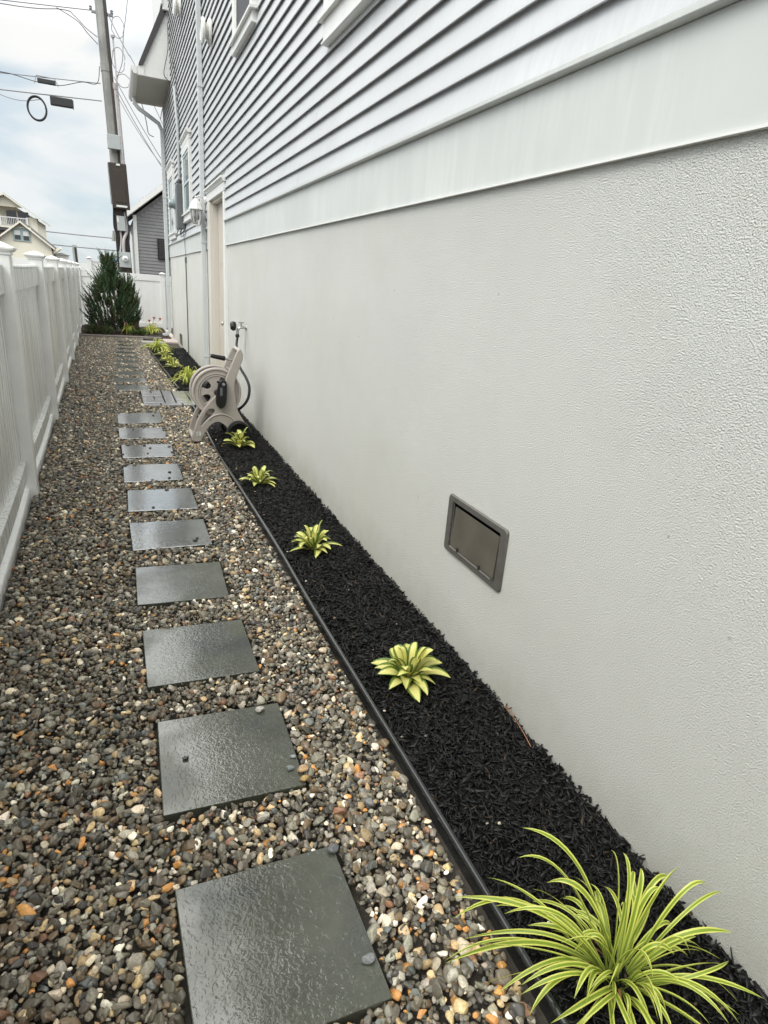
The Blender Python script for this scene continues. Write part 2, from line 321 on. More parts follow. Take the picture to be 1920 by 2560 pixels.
# ------------------------------------------------------------ ground
WX = 1.40
g = G().add([(-400, -200, -0.05), (400, -200, -0.05), (400, 900, -0.05), (-400, 900, -0.05)], [(0, 1, 2, 3)])
struct(obj('ground', g, m_soil))
EDGE = [(-1.5, .87), (3.5, .86), (6.8, .83), (8.45, .83), (9.7, .79), (11.8, .71), (15, .62), (17.6, .60)]
def edge_x(y): return np.interp(y, [e[0] for e in EDGE], [e[1] for e in EDGE])
def fence_x(y): return -0.53-0.018*y
# planting bed surfaces
g = G()
for a, b in ((-1.5, 8.45), (9.62, 15.6)):
    ys = np.linspace(a, b, 40)
    vs = []
    for y in ys:
        for t in np.linspace(0, 1, 7):
            x = edge_x(y)+0.005+(WX+0.0-edge_x(y)-0.005)*t
            vs.append((x, y, -0.018+0.022*math.sin(math.pi*min(t*1.3, 1))+0.006*math.sin(y*9+t*4)))
    fs = [(i*7+j, i*7+j+1, (i+1)*7+j+1, (i+1)*7+j) for i in range(39) for j in range(6)]
    g.add(vs, fs)
struct(obj('planting_bed', g, m_bed))
g = G().box(-1.0, 1.3, 17.78, 20.94, -0.04, 0.02)
struct(obj('planting_bed', g, m_bark))
g = G().box(1.08, 1.44, 16.9, 20.8, -0.04, -0.006)
struct(obj('concrete_pad', g, m_conc))
# stepping stones
TH = 0.045
stones = [  # corners (x,y) far-left, far-right, near-right, near-left
 ((0.05,1.345),(0.508,1.345),(0.515,0.885),(0.06,0.885)),
 ((0.045,2.085),(0.505,2.07),(0.497,1.61),(0.037,1.62)),
 ((0.02,2.78),(0.485,2.77),(0.482,2.31),(0.02,2.32)),
 ((0.01,3.51),(0.48,3.485),(0.465,3.03),(0.005,3.05)),
 ((-0.01,4.24),(0.475,4.225),(0.475,3.765),(0.0,3.765)),
 ((-0.01,4.96),(0.465,4.945),(0.47,4.46),(-0.01,4.475)),
 ((-0.03,5.69),(0.43,5.68),(0.43,5.19),(-0.03,5.18)),
 ((-0.04,6.41),(0.43,6.41),(0.42,5.93),(-0.03,5.93)),
 ((-0.06,7.16),(0.41,7.17),(0.41,6.68),(-0.05,6.66)),
 ((-0.06,7.98),(0.42,8.0),(0.41,7.42),(-0.06,7.39))]
yy = 9.62
for k in range(10):
    x0 = -0.09+random.uniform(-.012, .012); stones.append(((x0, yy+.47), (x0+.46, yy+.48), (x0+.46, yy+.01), (x0, yy))); yy += .74
slab_lab = ['wet dark slate stepping stone nearest the camera, beside the striped grass clump',
 'wet slate stepping stone second from the camera with small loose pebbles on it',
 'slate stepping stone level with the wide hosta nearest the camera, half gleaming',
 'fourth stepping stone from the camera, grey and evenly wet',
 'fifth stepping stone from the camera, wet with its near edge tilted',
 'sixth stepping stone from the camera, bright with sky reflection on its left half',
 'seventh stepping stone from the camera, with dark chips on its rim',
 'eighth stepping stone from the camera, shining white in the middle and sprinkled with chips',
 'ninth stepping stone from the camera, opposite the foot of the hose reel',
 'last stepping stone before the brick landing, pale with reflected sky',
 'stepping stone just past the brick landing, half buried in gravel',
 'second stepping stone past the brick landing, with a bright wet patch',
 'third stepping stone past the brick landing, narrow grey strip in gravel',
 'fourth stepping stone past the brick landing, mostly covered by gravel']
for i, q in enumerate(stones):
    gg = G(); top = -0.004 if i < 10 else -0.006
    jit = [(random.uniform(-.002, .002), random.uniform(-.002, .002)) for _ in range(4)]
    q = [(p[0]+j[0], p[1]+j[1]) for p, j in zip(q, jit)]
    gg.prism([q[3], q[2], q[1], q[0]], 'z', top-TH, top)
    o = obj('stepping_stone', gg, m_stone if i < 4 else m_stonew, bevel=0.003)
    if i < 14: tag(o, slab_lab[i], 'stepping stone', 'stepping stones along the gravel path')
    else: tag(o, '%s stepping stone past the brick landing, a faint sliver sunk in gravel' % ('fifth','sixth','seventh','eighth','ninth','last')[i-14], 'stepping stone', 'stepping stones along the gravel path')
stone_polys = [(min(p[0] for p in q), max(p[0] for p in q), min(p[1] for p in q), max(p[1] for p in q)) for q in stones]
# brick landing before the door
land = thing('brick_landing', 'small landing of wet grey paving bricks in front of the side door', 'paving', (0.8, 9, 0))
lay = [(.25,.46,8.45,8.62),(.47,.73,8.45,8.62),(.74,.98,8.45,8.62),(.99,1.38,8.45,8.62),
 (.25,.52,8.63,8.86),(.53,.66,8.63,8.98),(.67,.93,8.63,8.80),(.94,1.16,8.63,8.80),(1.17,1.38,8.63,8.80),
 (.25,.40,8.87,9.12),(.41,.52,8.87,9.12),(.67,.86,8.81,9.04),(.87,1.12,8.81,8.98),(1.13,1.38,8.81,9.04),
 (.53,.66,8.99,9.22),(.67,.86,9.05,9.28),(.87,1.12,8.99,9.28),(1.13,1.38,9.05,9.28),
 (.25,.52,9.13,9.36),(.53,.66,9.23,9.58),(.67,.95,9.29,9.58),(.96,1.17,9.29,9.58),(1.18,1.38,9.29,9.58),(.25,.38,9.37,9.58),(.39,.52,9.37,9.58)]
for b_ in lay:
    obj('brick', G().box(b_[0]+.002, b_[1]-.005, b_[2]+.003, b_[3]-.009, -.05, random.uniform(-.001, .004)), m_brick, land, bevel=0.006)
tag(obj('splash_stone', G().box(.52, 1.02, 16.35, 16.8, -.03, .02), m_splash, bevel=.004), 'flat pale stone slab below the far downspout', 'stone')
tag(obj('border_timber', G().box(-.95, 1.05, 17.6, 17.74, -.03, .035), m_timber, bevel=.006), 'weathered timber border in front of the evergreen shrub bed', 'border')

# ------------------------------------------------------------ gravel
def ico(sub):
    t = (1+5**.5)/2
    v = [(-1,t,0),(1,t,0),(-1,-t,0),(1,-t,0),(0,-1,t),(0,1,t),(0,-1,-t),(0,1,-t),(t,0,-1),(t,0,1),(-t,0,-1),(-t,0,1)]
    f = [(0,11,5),(0,5,1),(0,1,7),(0,7,10),(0,10,11),(1,5,9),(5,11,4),(11,10,2),(10,7,6),(7,1,8),(3,9,4),(3,4,2),(3,2,6),(3,6,8),(3,8,9),(4,9,5),(2,4,11),(6,2,10),(8,6,7),(9,8,1)]
    v = [np.array(p)/np.linalg.norm(p) for p in v]
    for _ in range(sub):
        c = {}; nf = []
        def mid(a, b):
            k = (min(a, b), max(a, b))
            if k not in c: p = v[a]+v[b]; v.append(p/np.linalg.norm(p)); c[k] = len(v)-1
            return c[k]
        for a, b, d in f:
            x, y, z = mid(a, b), mid(b, d), mid(d, a); nf += [(a,x,z),(b,y,x),(d,z,y),(x,y,z)]
        f = nf
    return np.array(v), np.array(f)
PAL = np.array([(0.075,0.068,0.054),(0.050,0.047,0.042),(0.115,0.103,0.080),(0.16,0.148,0.118),(0.26,0.245,0.205),(0.12,0.088,0.055),(0.40,0.30,0.17),(0.42,0.21,0.07),(0.105,0.115,0.112),(0.66,0.62,0.52),(0.48,0.42,0.32),(0.19,0.105,0.065)])
PW = np.array([.16,.10,.17,.14,.11,.11,.07,.035,.045,.03,.05,.02]); PW = PW/PW.sum()
def scatter(y0, y1, cell, sub, rmin, rmax, zlo, zhi, seed, keep=1.0):
    rng = np.random.default_rng(seed)
    nx = int(1.75/cell); ny = int((y1-y0)/cell)
    X, Y = np.meshgrid(np.arange(nx)*cell-0.9, np.arange(ny)*cell+y0)
    X = X.ravel()+rng.uniform(-.6, .6, X.size)*cell; Y = Y.ravel()+rng.uniform(-.6, .6, Y.size)*cell
    k = (X > fence_x(Y)-0.02) & (X < edge_x(Y)-0.022) & (rng.random(X.size) < keep)
    r = np.clip(rng.lognormal(np.log((rmin+rmax)*.42), .33, X.size), rmin, rmax)
    for i, (a, b, c, d) in enumerate(stone_polys):
        mrg = 0.008 if i < 8 else (0.0 if i < 12 else -0.05)
        inside = (X > a-mrg) & (X < b+mrg) & (Y > c-mrg) & (Y < d+mrg)
        k &= ~inside
    k &= ~((X > .235) & (Y > 8.43) & (Y < 9.6))
    X, Y, r = X[k], Y[k], r[k]; n = len(X)
    z = rng.uniform(zlo, zhi, n)
    V, F = ico(sub)
    # ten mother shapes, angular but worn
    shapes = []
    for s_ in range(28):
        rg = np.random.default_rng(100+s_); W = V.copy()
        for _ in range(rg.integers(7, 13)):
            d = rg.normal(size=3); d /= np.linalg.norm(d); lim = rg.uniform(.45, .82); p = W@d; W -= np.outer(np.clip(p-lim, 0, None)*.9, d)
        W /= np.abs(W).max(0); W *= 1+rg.normal(0, .015, (len(W), 1)); shapes.append(W)
    shapes = np.array(shapes)
    P = shapes[rng.integers(0, 28, n)]
    sc_ = np.stack([r*rng.uniform(.85, 1.45, n), r*rng.uniform(.7, 1.05, n), r*rng.uniform(.45, .8, n)], 1)
    P = P*sc_[:, None, :]
    # random tilt then spin
    a = rng.normal(0, .45, n); b = rng.normal(0, .45, n); c = rng.uniform(0, 2*np.pi, n)
    ca, sa = np.cos(a)[:, None], np.sin(a)[:, None]; P = np.stack([P[..., 0], P[..., 1]*ca-P[..., 2]*sa, P[..., 1]*sa+P[..., 2]*ca], -1)
    ca, sa = np.cos(b)[:, None], np.sin(b)[:, None]; P = np.stack([P[..., 0]*ca+P[..., 2]*sa, P[..., 1], -P[..., 0]*sa+P[..., 2]*ca], -1)
    ca, sa = np.cos(c)[:, None], np.sin(c)[:, None]; P = np.stack([P[..., 0]*ca-P[..., 1]*sa, P[..., 0]*sa+P[..., 1]*ca, P[..., 2]], -1)
    P += np.stack([X, Y, z], 1)[:, None, :]
    FF = (F[None]+(np.arange(n)*len(V))[:, None, None]).reshape(-1, 3)
    pw = PW if y0 < 2 else PW*np.array([1.15,1.1,1.3,1.1,1,1.25,.55,.4,1,1,.8,1]); ci = rng.choice(len(PAL), n, p=pw/pw.sum()); col = PAL[ci]*np.array([1.03, 1.0, .955])*(1.14 if y0 < 3 else .98)*rng.uniform(.8, 1.8, (n, 1))*rng.normal(1, .02, (n, 3))
    return P.reshape(-1, 3), FF, np.repeat(col, len(V), 0)
VV = []; TT = []; CC = []; off = 0
for a_ in ((0.0, 2.0, .0155, 2, .0055, .018, -.024, -.005, 1), (0.0, 2.0, .050, 2, .011, .023, -.013, -.004, 2), (2.0, 3.2, .0160, 1, .0055, .018, -.024, -.005, 6), (2.0, 3.2, .050, 1, .011, .023, -.013, -.004, 7),
           (3.2, 8.0, .0195, 1, .008, .020, -.024, -.006, 3), (3.2, 8.0, .06, 1, .012, .023, -.013, -.005, 4), (8.0, 17.62, .027, 0, .012, .024, -.023, -.007, 5)):
    v, f, c = scatter(*a_); VV.append(v); TT.append(f+off); CC.append(c); off += len(v)
# a few small stones kicked onto the mulch
v, f = ico(1); rg = np.random.default_rng(31)
for _ in range(46):
    y = rg.uniform(.6, 8.2); x = edge_x(y)+.02+abs(rg.normal(0, .12)); W = v*np.array([1.2, .9, .6])*rg.uniform(.003, .008)+np.array([min(x, 1.37), y, .018+rg.uniform(0, .006)])
    VV.append(W); TT.append(f+off); CC.append(np.tile(PAL[rg.integers(3, len(PAL))], (len(W), 1))); off += len(W)
gr = bigmesh('gravel', np.vstack(VV), np.vstack(TT), m_gravel, np.vstack(CC)); gr['kind'] = 'stuff'
# loose pebbles lying on the stepping stones
pebs = [(.427,2.035,.017,(0.45,.42,.38),'pale pebble on the far edge of the second stepping stone'),(.462,1.692,.013,(.22,.24,.24),'grey pebble on the near right part of the second stepping stone'),
 (.487,1.745,.010,(.28,.30,.30),'tiny grey pebble at the right rim of the second stepping stone'),(.125,1.85,.010,(.03,.03,.03),'black chip of stone on the left of the second stepping stone'),
 (.503,1.672,.018,(.50,.33,.18),'peach coloured pebble at the right edge of the second stepping stone'),(.498,1.628,.014,(.42,.27,.09),'amber pebble at the near right corner of the second stepping stone'),
 (.505,1.325,.017,(.12,.125,.13),'dark grey pebble on the far right corner of the nearest stepping stone'),(.487,.985,.016,(.25,.26,.26),'grey pebble on the right edge of the nearest stepping stone')]
v1, f1 = ico(2)
for i, (x, y, r, c, lb) in enumerate(pebs):
    rg = np.random.default_rng(500+i); W = v1.copy()
    for _ in range(7):
        d = rg.normal(size=3); d /= np.linalg.norm(d); p = W@d; W -= np.outer(np.clip(p-rg.uniform(.5, .8), 0, None)*.9, d)
    W *= np.array([1.2, .9, .65])*r; W[:, 2] -= W[:, 2].min(); W += np.array([x, y, -.0042])
    tag(bigmesh('pebble', W, f1, m_gravel, np.tile(c, (len(W), 1))), lb, 'pebble', 'loose pebbles on the stepping stones')
rg = np.random.default_rng(77); q = 0
V0, F0 = ico(1)
for (sx0, sx1, sy0, sy1), n_, od in ((stone_polys[4],2,'fifth'),(stone_polys[5],3,'sixth'),(stone_polys[6],6,'seventh'),(stone_polys[7],9,'eighth'),(stone_polys[8],6,'ninth'),(stone_polys[9],6,'tenth')):
    Vs = []; Fs = []; Cs = []
    for _ in range(n_):
        side = rg.integers(0, 4); x = rg.uniform(sx0, sx1); y = rg.uniform(sy0, sy1)
        if side == 0: x = sx1-abs(rg.normal(0, .05))
        if side == 1: y = sy0+abs(rg.normal(0, .04))
        if side == 2: y = sy1-abs(rg.normal(0, .04))
        W = V0*np.array([1.2, .9, .6])*rg.uniform(.008, .014); W += np.array([x, y, .001]); c = PAL[rg.integers(0, 4)]*.8
        tag(bigmesh('pebble', W, F0, m_gravel, np.tile(c, (len(W), 1))), 'small dark pebble strewn on the %s stepping stone from the camera' % od, 'pebble', 'dark pebbles on the far stepping stones')

# ------------------------------------------------------------ mulch
def mulch(y0, y1, dens, L0, L1, w0, w1, seed, xr=None):
    rng = np.random.default_rng(seed); n = int((y1-y0)*0.56*dens)
    y = rng.uniform(y0, y1, n); e = edge_x(y)+.012
    x = e+(WX-.004-e)*rng.random(n) if xr is None else rng.uniform(xr[0], xr[1], n)
    t = np.clip((x-e)/(WX-e), 0, 1); z = -0.012+0.024*np.sin(np.pi*np.minimum(t*1.3, 1))+rng.uniform(-.006, .016, n)+.022*(t > .92)*rng.random(n)*(np.sin(y*11)+np.sin(y*27)+1.2 > 0)
    if xr is not None: z = rng.uniform(.02, .035, n)
    Ln = rng.uniform(L0, L1, n)*.5; wd = rng.uniform(w0, w1, n)*.5; th = rng.uniform(.0008, .002, n); bend = rng.normal(0, .22, n)
    yaw = rng.uniform(0, 2*np.pi, n); pit = rng.normal(0, .36, n); rol = rng.normal(0, .7, n)
    st = np.array([-1, 0, 1.]); ws = np.array([.55, 1, .5])
    base = []
    for i in range(3):
        for sy, sz in ((-1,-1),(1,-1),(1,1),(-1,1)): base.append((st[i], sy*ws[i], sz, abs(st[i])))
    B = np.array(base); P = np.zeros((n, 12, 3))
    P[..., 0] = B[:, 0]*Ln[:, None]; P[..., 1] = B[:, 1]*wd[:, None]; P[..., 2] = B[:, 2]*th[:, None]-B[:, 3]*(Ln*bend)[:, None]*.5
    P[..., 1] += B[:, 3]*(Ln*rng.normal(0, .2, n))[:, None]
    c_, s_ = np.cos(rol)[:, None], np.sin(rol)[:, None]; P = np.stack([P[..., 0], P[..., 1]*c_-P[..., 2]*s_, P[..., 1]*s_+P[..., 2]*c_], -1)
    c_, s_ = np.cos(pit)[:, None], np.sin(pit)[:, None]; P = np.stack([P[..., 0]*c_+P[..., 2]*s_, P[..., 1], -P[..., 0]*s_+P[..., 2]*c_], -1)
    c_, s_ = np.cos(yaw)[:, None], np.sin(yaw)[:, None]; P = np.stack([P[..., 0]*c_-P[..., 1]*s_, P[..., 0]*s_+P[..., 1]*c_, P[..., 2]], -1)
    if xr is None:  # keep chips between edging and wall
        lim = np.minimum(WX-.003-x, x-e+.01)[:, None]; P[..., 0] = np.clip(P[..., 0], -np.maximum((x-e)[:, None]+.008, .004), (WX-.002-x)[:, None])
    P += np.stack([x, y, z], 1)[:, None, :]
    fq = [(i*4+k, i*4+(k+1) % 4, (i+1)*4+(k+1) % 4, (i+1)*4+k) for i in range(2) for k in range(4)]+[(3,2,1,0),(8,9,10,11)]
    F = (np.array(fq)[None]+(np.arange(n)*12)[:, None, None]).reshape(-1, 4)
    col = np.array([.0055, .0055, .0056])*rng.lognormal(0, .6, (n, 1)); k = rng.random(n) < .022; col[k] = np.array([.045, .032, .022])*rng.uniform(.5, 1.5, (k.sum(), 1))
    return P.reshape(-1, 3), F, np.repeat(col, 12, 0)
VV = []; TT = []; CC = []; off = 0
for a_ in ((-.6, 2.2, 8200, .010, .060, .003, .0135, 21), (2.2, 4.5, 7000, .012, .060, .004, .014, 22), (4.5, 8.45, 4800, .02, .06, .005, .014, 23), (9.62, 15.5, 2600, .03, .07, .008, .014, 24)):
    v, f, c = mulch(*a_); VV.append(v); TT.append(f+off); CC.append(c); off += len(v)
v, f, c = mulch(17.8, 20.8, 1800, .04, .08, .01, .02, 25, (-1.0, 1.25)); c = c*3+np.array([.03, .015, .012]); VV.append(v); TT.append(f+off); CC.append(c); off += len(v)
v, f, c = mulch(.3, 8.3, 14, .01, .04, .003, .009, 26, (.70, .86)); v[:, 2] -= .022; VV.append(v); TT.append(f+off); CC.append(c)
mu = bigmesh('mulch', np.vstack(VV), np.vstack(TT), m_mulch, np.vstack(CC), smooth=False); mu['kind'] = 'stuff'
g = G().tube(spline([(.765, 1.47, .004), (.785, 1.455, .008), (.80, 1.44, .004)], 3), [.004, .006, .007, .007, .006, .006, .003], 5)
g.tube([(.77, 1.44, .008), (.81, 1.46, .010)], .004, 4)
tag(obj('bark_chip', g, m_black), 'black bark chip strayed onto the gravel beside the edging', 'bark chip')
g = G().tube(spline([(1.375, 1.74, .03), (1.36, 1.62, .038), (1.34, 1.50, .028)]), .0016, 5); g.tube(spline([(1.382, 1.74, .03), (1.37, 1.66, .045)]), .0014, 5)
tag(obj('dry_stem', g, m_needle), 'thin reddish dry stem lying on mulch against the stucco', 'twig')

# edging
def edging(pts, lab):
    t = thing('garden_edging', lab, 'garden edging', (pts[0][0], pts[0][1], 0), 'black plastic edging along the mulch bed')
    P = spline([(x, y, z) for x, y, z in pts], 8)
    obj('edging_bead', G().tube(P, .0115, 10), m_edge, t, smooth=60)
    gg = G()
    for i in range(len(P)-1):
        a, b = P[i], P[i+1]; gg.add([(a[0]-.002, a[1], -.06), (b[0]-.002, b[1], -.06), (b[0]-.002, b[1], b[2]), (a[0]-.002, a[1], a[2]), (a[0]+.002, a[1], -.06), (b[0]+.002, b[1], -.06), (b[0]+.002, b[1], b[2]), (a[0]+.002, a[1], a[2])], [(0,1,2,3),(7,6,5,4)])
    obj('edging_skirt', gg, m_edge, t)
edging([(.872, -1.5, .012), (.868, .5, .013), (.868, 1.2, .012), (.862, 2.0, .014), (.857, 2.8, .011), (.86, 3.5, .012), (.85, 4.3, .014), (.835, 5.2, .012), (.822, 6.0, .010), (.83, 6.8, .013), (.845, 7.6, .010), (.85, 8.44, .008)], 'long black plastic edging strip between gravel and mulch in the foreground')
edging([(.79, 9.66, .02), (.76, 10.3, .015), (.74, 11.1, .02), (.71, 11.9, .012), (.665, 13.2, .02), (.63, 14.4, .022), (.62, 15.0, .02)], 'black plastic edging strip beyond the brick landing')

# ------------------------------------------------------------ the house
H = thing('house', 'house with white stucco base and pale lap siding, side door and upper windows', 'house', (1.4, 7, 0))
YN, YF = -4.0, 18.4
dy0, dy1, dz = 9.06, 10.33, 2.66
g = G().box(WX, 9, YN, dy0, -.4, 2.03); g.box(WX, 9, dy1, YF, -.4, 2.03); g.box(1.62, 9, dy0, dy1, -.4, 2.03)
obj('stucco_wall', g, m_stucco, H)
g = G().box(1.405, 9, YN, dy0, 2.031, 9.4); g.box(1.405, 9, dy1, YF-.003, 2.031, 9.4); g.box(1.62, 9, dy0, dy1, 2.031, dz); g.box(1.405, 9, dy0, dy1, dz, 9.4)
obj('upper_wall', g, m_board, H)
g = G()
for a, b in ((YN, 8.95), (10.60, YF+.004)):
    g.box(1.386, 1.404, a, b, 2.02, 2.296)
    g.prism([(1.404, 2.297), (1.362, 2.297), (1.356, 2.302), (1.356, 2.319), (1.404, 2.324)], 'y', a, b)
obj('skirt_board', g, m_board, H, bevel=.002)
# drip flashing under the skirt board
g = G()
for a, b in ((YN, 8.95), (10.60, YF)): g.box(1.380, 1.399, a, b, 2.012, 2.0195)
obj('drip_strip', g, m_trim, H)
# lap siding: every course a slanted board with an overhanging butt
EXP = .1165; Z0 = 2.325
def siding_prof(z0, z1):
    return [(1.3975, z1+.018), (1.395, z1-.001), (1.3735, z0+.012), (1.372, z0+.002), (1.3745, z0), (1.378, z0), (1.379, z0+.0185), (1.3965, z0+.0195), (1.3995, z1+.018)]
g = G(); k = 0; z = Z0
rs = random.Random(3)
while z < 9.3:
    if z < 2.80: spans = [(YN, 8.95), (10.60, YF-.06)]
    else: spans = [(YN, YF-.06)]
    for a, b in spans:
        cuts = [a]; c = a+rs.uniform(1.5, 3.6)
        while c < b-.5: cuts.append(c); c += 3.66
        cuts.append(b)
        for i in range(len(cuts)-1):
            dxx = .0012*(i % 2); pr = [(p[0]-dxx, p[1]) for p in siding_prof(z, z+EXP)]
            g.prism(pr, 'y', cuts[i], cuts[i+1])
    z += EXP
obj('lap_siding', g, m_siding, H)
obj('corner_board', G().box(1.355, 1.404, YF-.06, YF+.03, 2.33, 9.3), m_trim, H, bevel=.003)
# door with casing
cas = obj('door_casing', G().box(1.362, 1.412, 8.95, 9.055, -.05, 2.655), m_trim, H, bevel=.004)
obj('casing_board', G().box(1.362, 1.412, 10.335, 10.60, -.05, 2.655), m_jamb, cas, bevel=.004)
g = G().box(1.358, 1.412, 8.94, 10.61, 2.657, 2.76)
g.prism([(1.41, 2.761), (1.350, 2.761), (1.345, 2.775), (1.328, 2.795), (1.318, 2.80), (1.318, 2.822), (1.41, 2.826)], 'y', 8.915, 10.64)
obj('door_header', g, m_trim, cas, bevel=.002)
g = G().box(1.405, 1.62, 10.30, 10.334, -.05, 2.66); g.box(1.405, 1.62, 9.056, 9.075, -.05, 2.66); g.box(1.405, 1.62, 9.076, 10.299, 2.62, 2.658)
obj('door_frame', g, m_jamb, cas)
dr = obj('door', G().box(1.482, 1.53, 9.08, 10.295, .04, 2.615), m_door, H, bevel=.003)
g = G()
for za, zb in ((.2, .9), (1.1, 1.7), (1.8, 2.4)):
    for ya, yb in ((9.2, 9.62), (9.76, 10.17)): g.box(1.4785, 1.483, ya, yb, za, zb)
obj('door_panel', g, m_door, dr, bevel=.002)
g = G().lathe([(.027, 0), (.027, -.008), (.011, -.012), (.011, -.04), (.026, -.048), (.029, -.062), (.02, -.075), (.003, -.078)], (1.482, 9.61, .98), 'x', 14)
obj('door_knob', g, m_brass, dr, smooth=50)
obj('deadbolt', G().lathe([(.026, 0), (.024, -.014), (.004, -.016)], (1.482, 9.61, 1.20), 'x', 12), m_brass, dr, smooth=50)
obj('door_sill', G().box(1.38, 1.62, 9.08, 10.30, -.05, .035), m_splash, H)
# windows
def window(y0, y1, z0, z1, cw, apron, glass, lab=None, head=False, mull=True):
    wv = obj('window', G().box(1.357, 1.40, y0+cw, y1-cw, z0+.03, z1-cw), glass, H)
    if lab: wv['label'] = lab
    g = G(); xo = 1.332
    g.box(xo, 1.404, y0, y0+cw, z0+.0, z1); g.box(xo, 1.404, y1-cw, y1, z0, z1); g.box(xo, 1.404, y0+cw, y1-cw, z1-cw, z1)
    obj('window_frame', g, m_trim, wv, bevel=.003)
    g = G(); s = .045; xi = 1.346
    g.box(xi, 1.3565, y0+cw, y0+cw+s, z0, z1-cw); g.box(xi, 1.3565, y1-cw-s, y1-cw, z0, z1-cw); g.box(xi, 1.3565, y0+cw+s, y1-cw-s, z0, z0+s); g.box(xi, 1.3565, y0+cw+s, y1-cw-s, z1-cw-s, z1-cw)
    if mull: zm = (z0+z1-cw)/2; g.box(xi-.004, 1.3565, y0+cw+s, y1-cw-s, zm-.02, zm+.02)
    obj('window_sash', g, m_sash if glass is m_greyglass else m_trim, wv, bevel=.002)
    g = G().prism([(1.404, z0-.002), (1.305, z0-.012), (1.305, z0-.038), (1.404, z0-.038)], 'y', y0-.045, y1+.045)
    if apron: g.box(1.336, 1.404, y0, y1, z0-.04-apron, z0-.0385); g.prism([(1.404, z0-.0405-apron), (1.326, z0-.0405-apron), (1.326, z0-.055-apron), (1.404, z0-.062-apron)], 'y', y0-.01, y1+.01)
    obj('window_sill', g, m_trim, wv, bevel=.002)
    if head:
        g = G().box(1.330, 1.404, y0-.01, y1+.01, z1+.001, z1+.08); g.prism([(1.404, z1+.081), (1.322, z1+.081), (1.295, z1+.12), (1.295, z1+.14), (1.404, z1+.145)], 'y', y0-.05, y1+.05)
        obj('window_header', g, m_trim, wv, bevel=.002)
window(3.25, 4.60, 3.225, 4.9, .10, .11, m_darkpane, 'large upper window nearest the camera, only its sill in view', mull=False)
window(6.96, 8.05, 4.00, 5.5, .11, .08, m_darkpane, 'upper window with dark glass and white sill')
window(12.62, 13.9, 2.72, 3.83, .12, .10, m_greyglass, 'tall window behind the downspout', head=True)
window(16.05, 17.5, 2.52, 3.82, .14, .08, m_greyglass, 'farthest window near the house corner', head=True)
# roof: steep eave block near the far corner
g = G().prism([(.72, 5.49), (.72, 5.66), (.83, 5.68), (1.34, 6.72), (1.399, 6.72), (1.399, 5.49)], 'y', 16.24, 18.75)
rf = obj('roof', g, m_trim, H, bevel=.003); rf['label'] = 'steep roof edge with boxed eave near the far corner'
obj('soffit', G().box(.74, 1.38, 16.28, 18.72, 5.478, 5.4895), m_soffit, rf)
g = G().prism([(.75, 5.662), (.77, 5.72), (1.27, 6.80), (1.36, 6.80), (1.36, 6.722), (.84, 5.675)], 'y', 16.20, 18.78)
obj('shingles', g, m_shingle, rf)
g = G(); gp = [(.719, 5.635), (.719, 5.50), (.66, 5.50), (.615, 5.555), (.60, 5.60), (.60, 5.635), (.608, 5.635), (.612, 5.60), (.625, 5.56), (.665, 5.512), (.708, 5.512), (.708, 5.635)]
g.prism(gp, 'y', 16.22, 18.77); g.prism(gp[:6], 'y', 16.215, 16.2195)
obj('gutter', g, m_trim, rf)
obj('fascia_block', G().box(.722, .86, 16.225, 16.2395, 5.49, 5.655), m_trim, rf)
g = G().prism([(1.27, 6.70), (1.27, 9.3), (1.40, 9.3), (1.40, 6.70)], 'y', 16.12, 18.7); g.box(1.235, 1.2695, 16.10, 18.7, 6.78, 9.3)
obj('rake_board', g, m_trim, rf, bevel=.004)
# downspouts
g = G().box(1.303, 1.368, 10.87, 10.965, -.02, 9.3)
dsp = obj('downspout', g, m_pipe, H, bevel=.006); dsp['label'] = 'long straight downspout beside the side door'
for zz in (.35, 2.1, 4.2, 6.4): obj('pipe_strap', G().box(1.300, 1.404, 10.862, 10.973, zz, zz+.028), m_pipe, dsp)
P = [(.70, 18.25, 5.49), (.71, 18.25, 5.38), (.80, 18.25, 5.28), (1.12, 18.25, 5.10), (1.24, 18.25, 5.03), (1.305, 18.25, 4.90), (1.31, 18.25, 4.7), (1.31, 18.25, .30), (1.30, 18.25, .16), (1.22, 18.25, .07), (1.12, 18.24, .045)]
dsp = obj('downspout', G().rtube(P, .04, .05), m_pipe, H, bevel=.008); dsp['label'] = 'far downspout with curved elbows below the eave'
for zz in (1.3, 3.4): obj('pipe_strap', G().box(1.265, 1.404, 18.19, 18.31, zz, zz+.03), m_pipe, dsp)

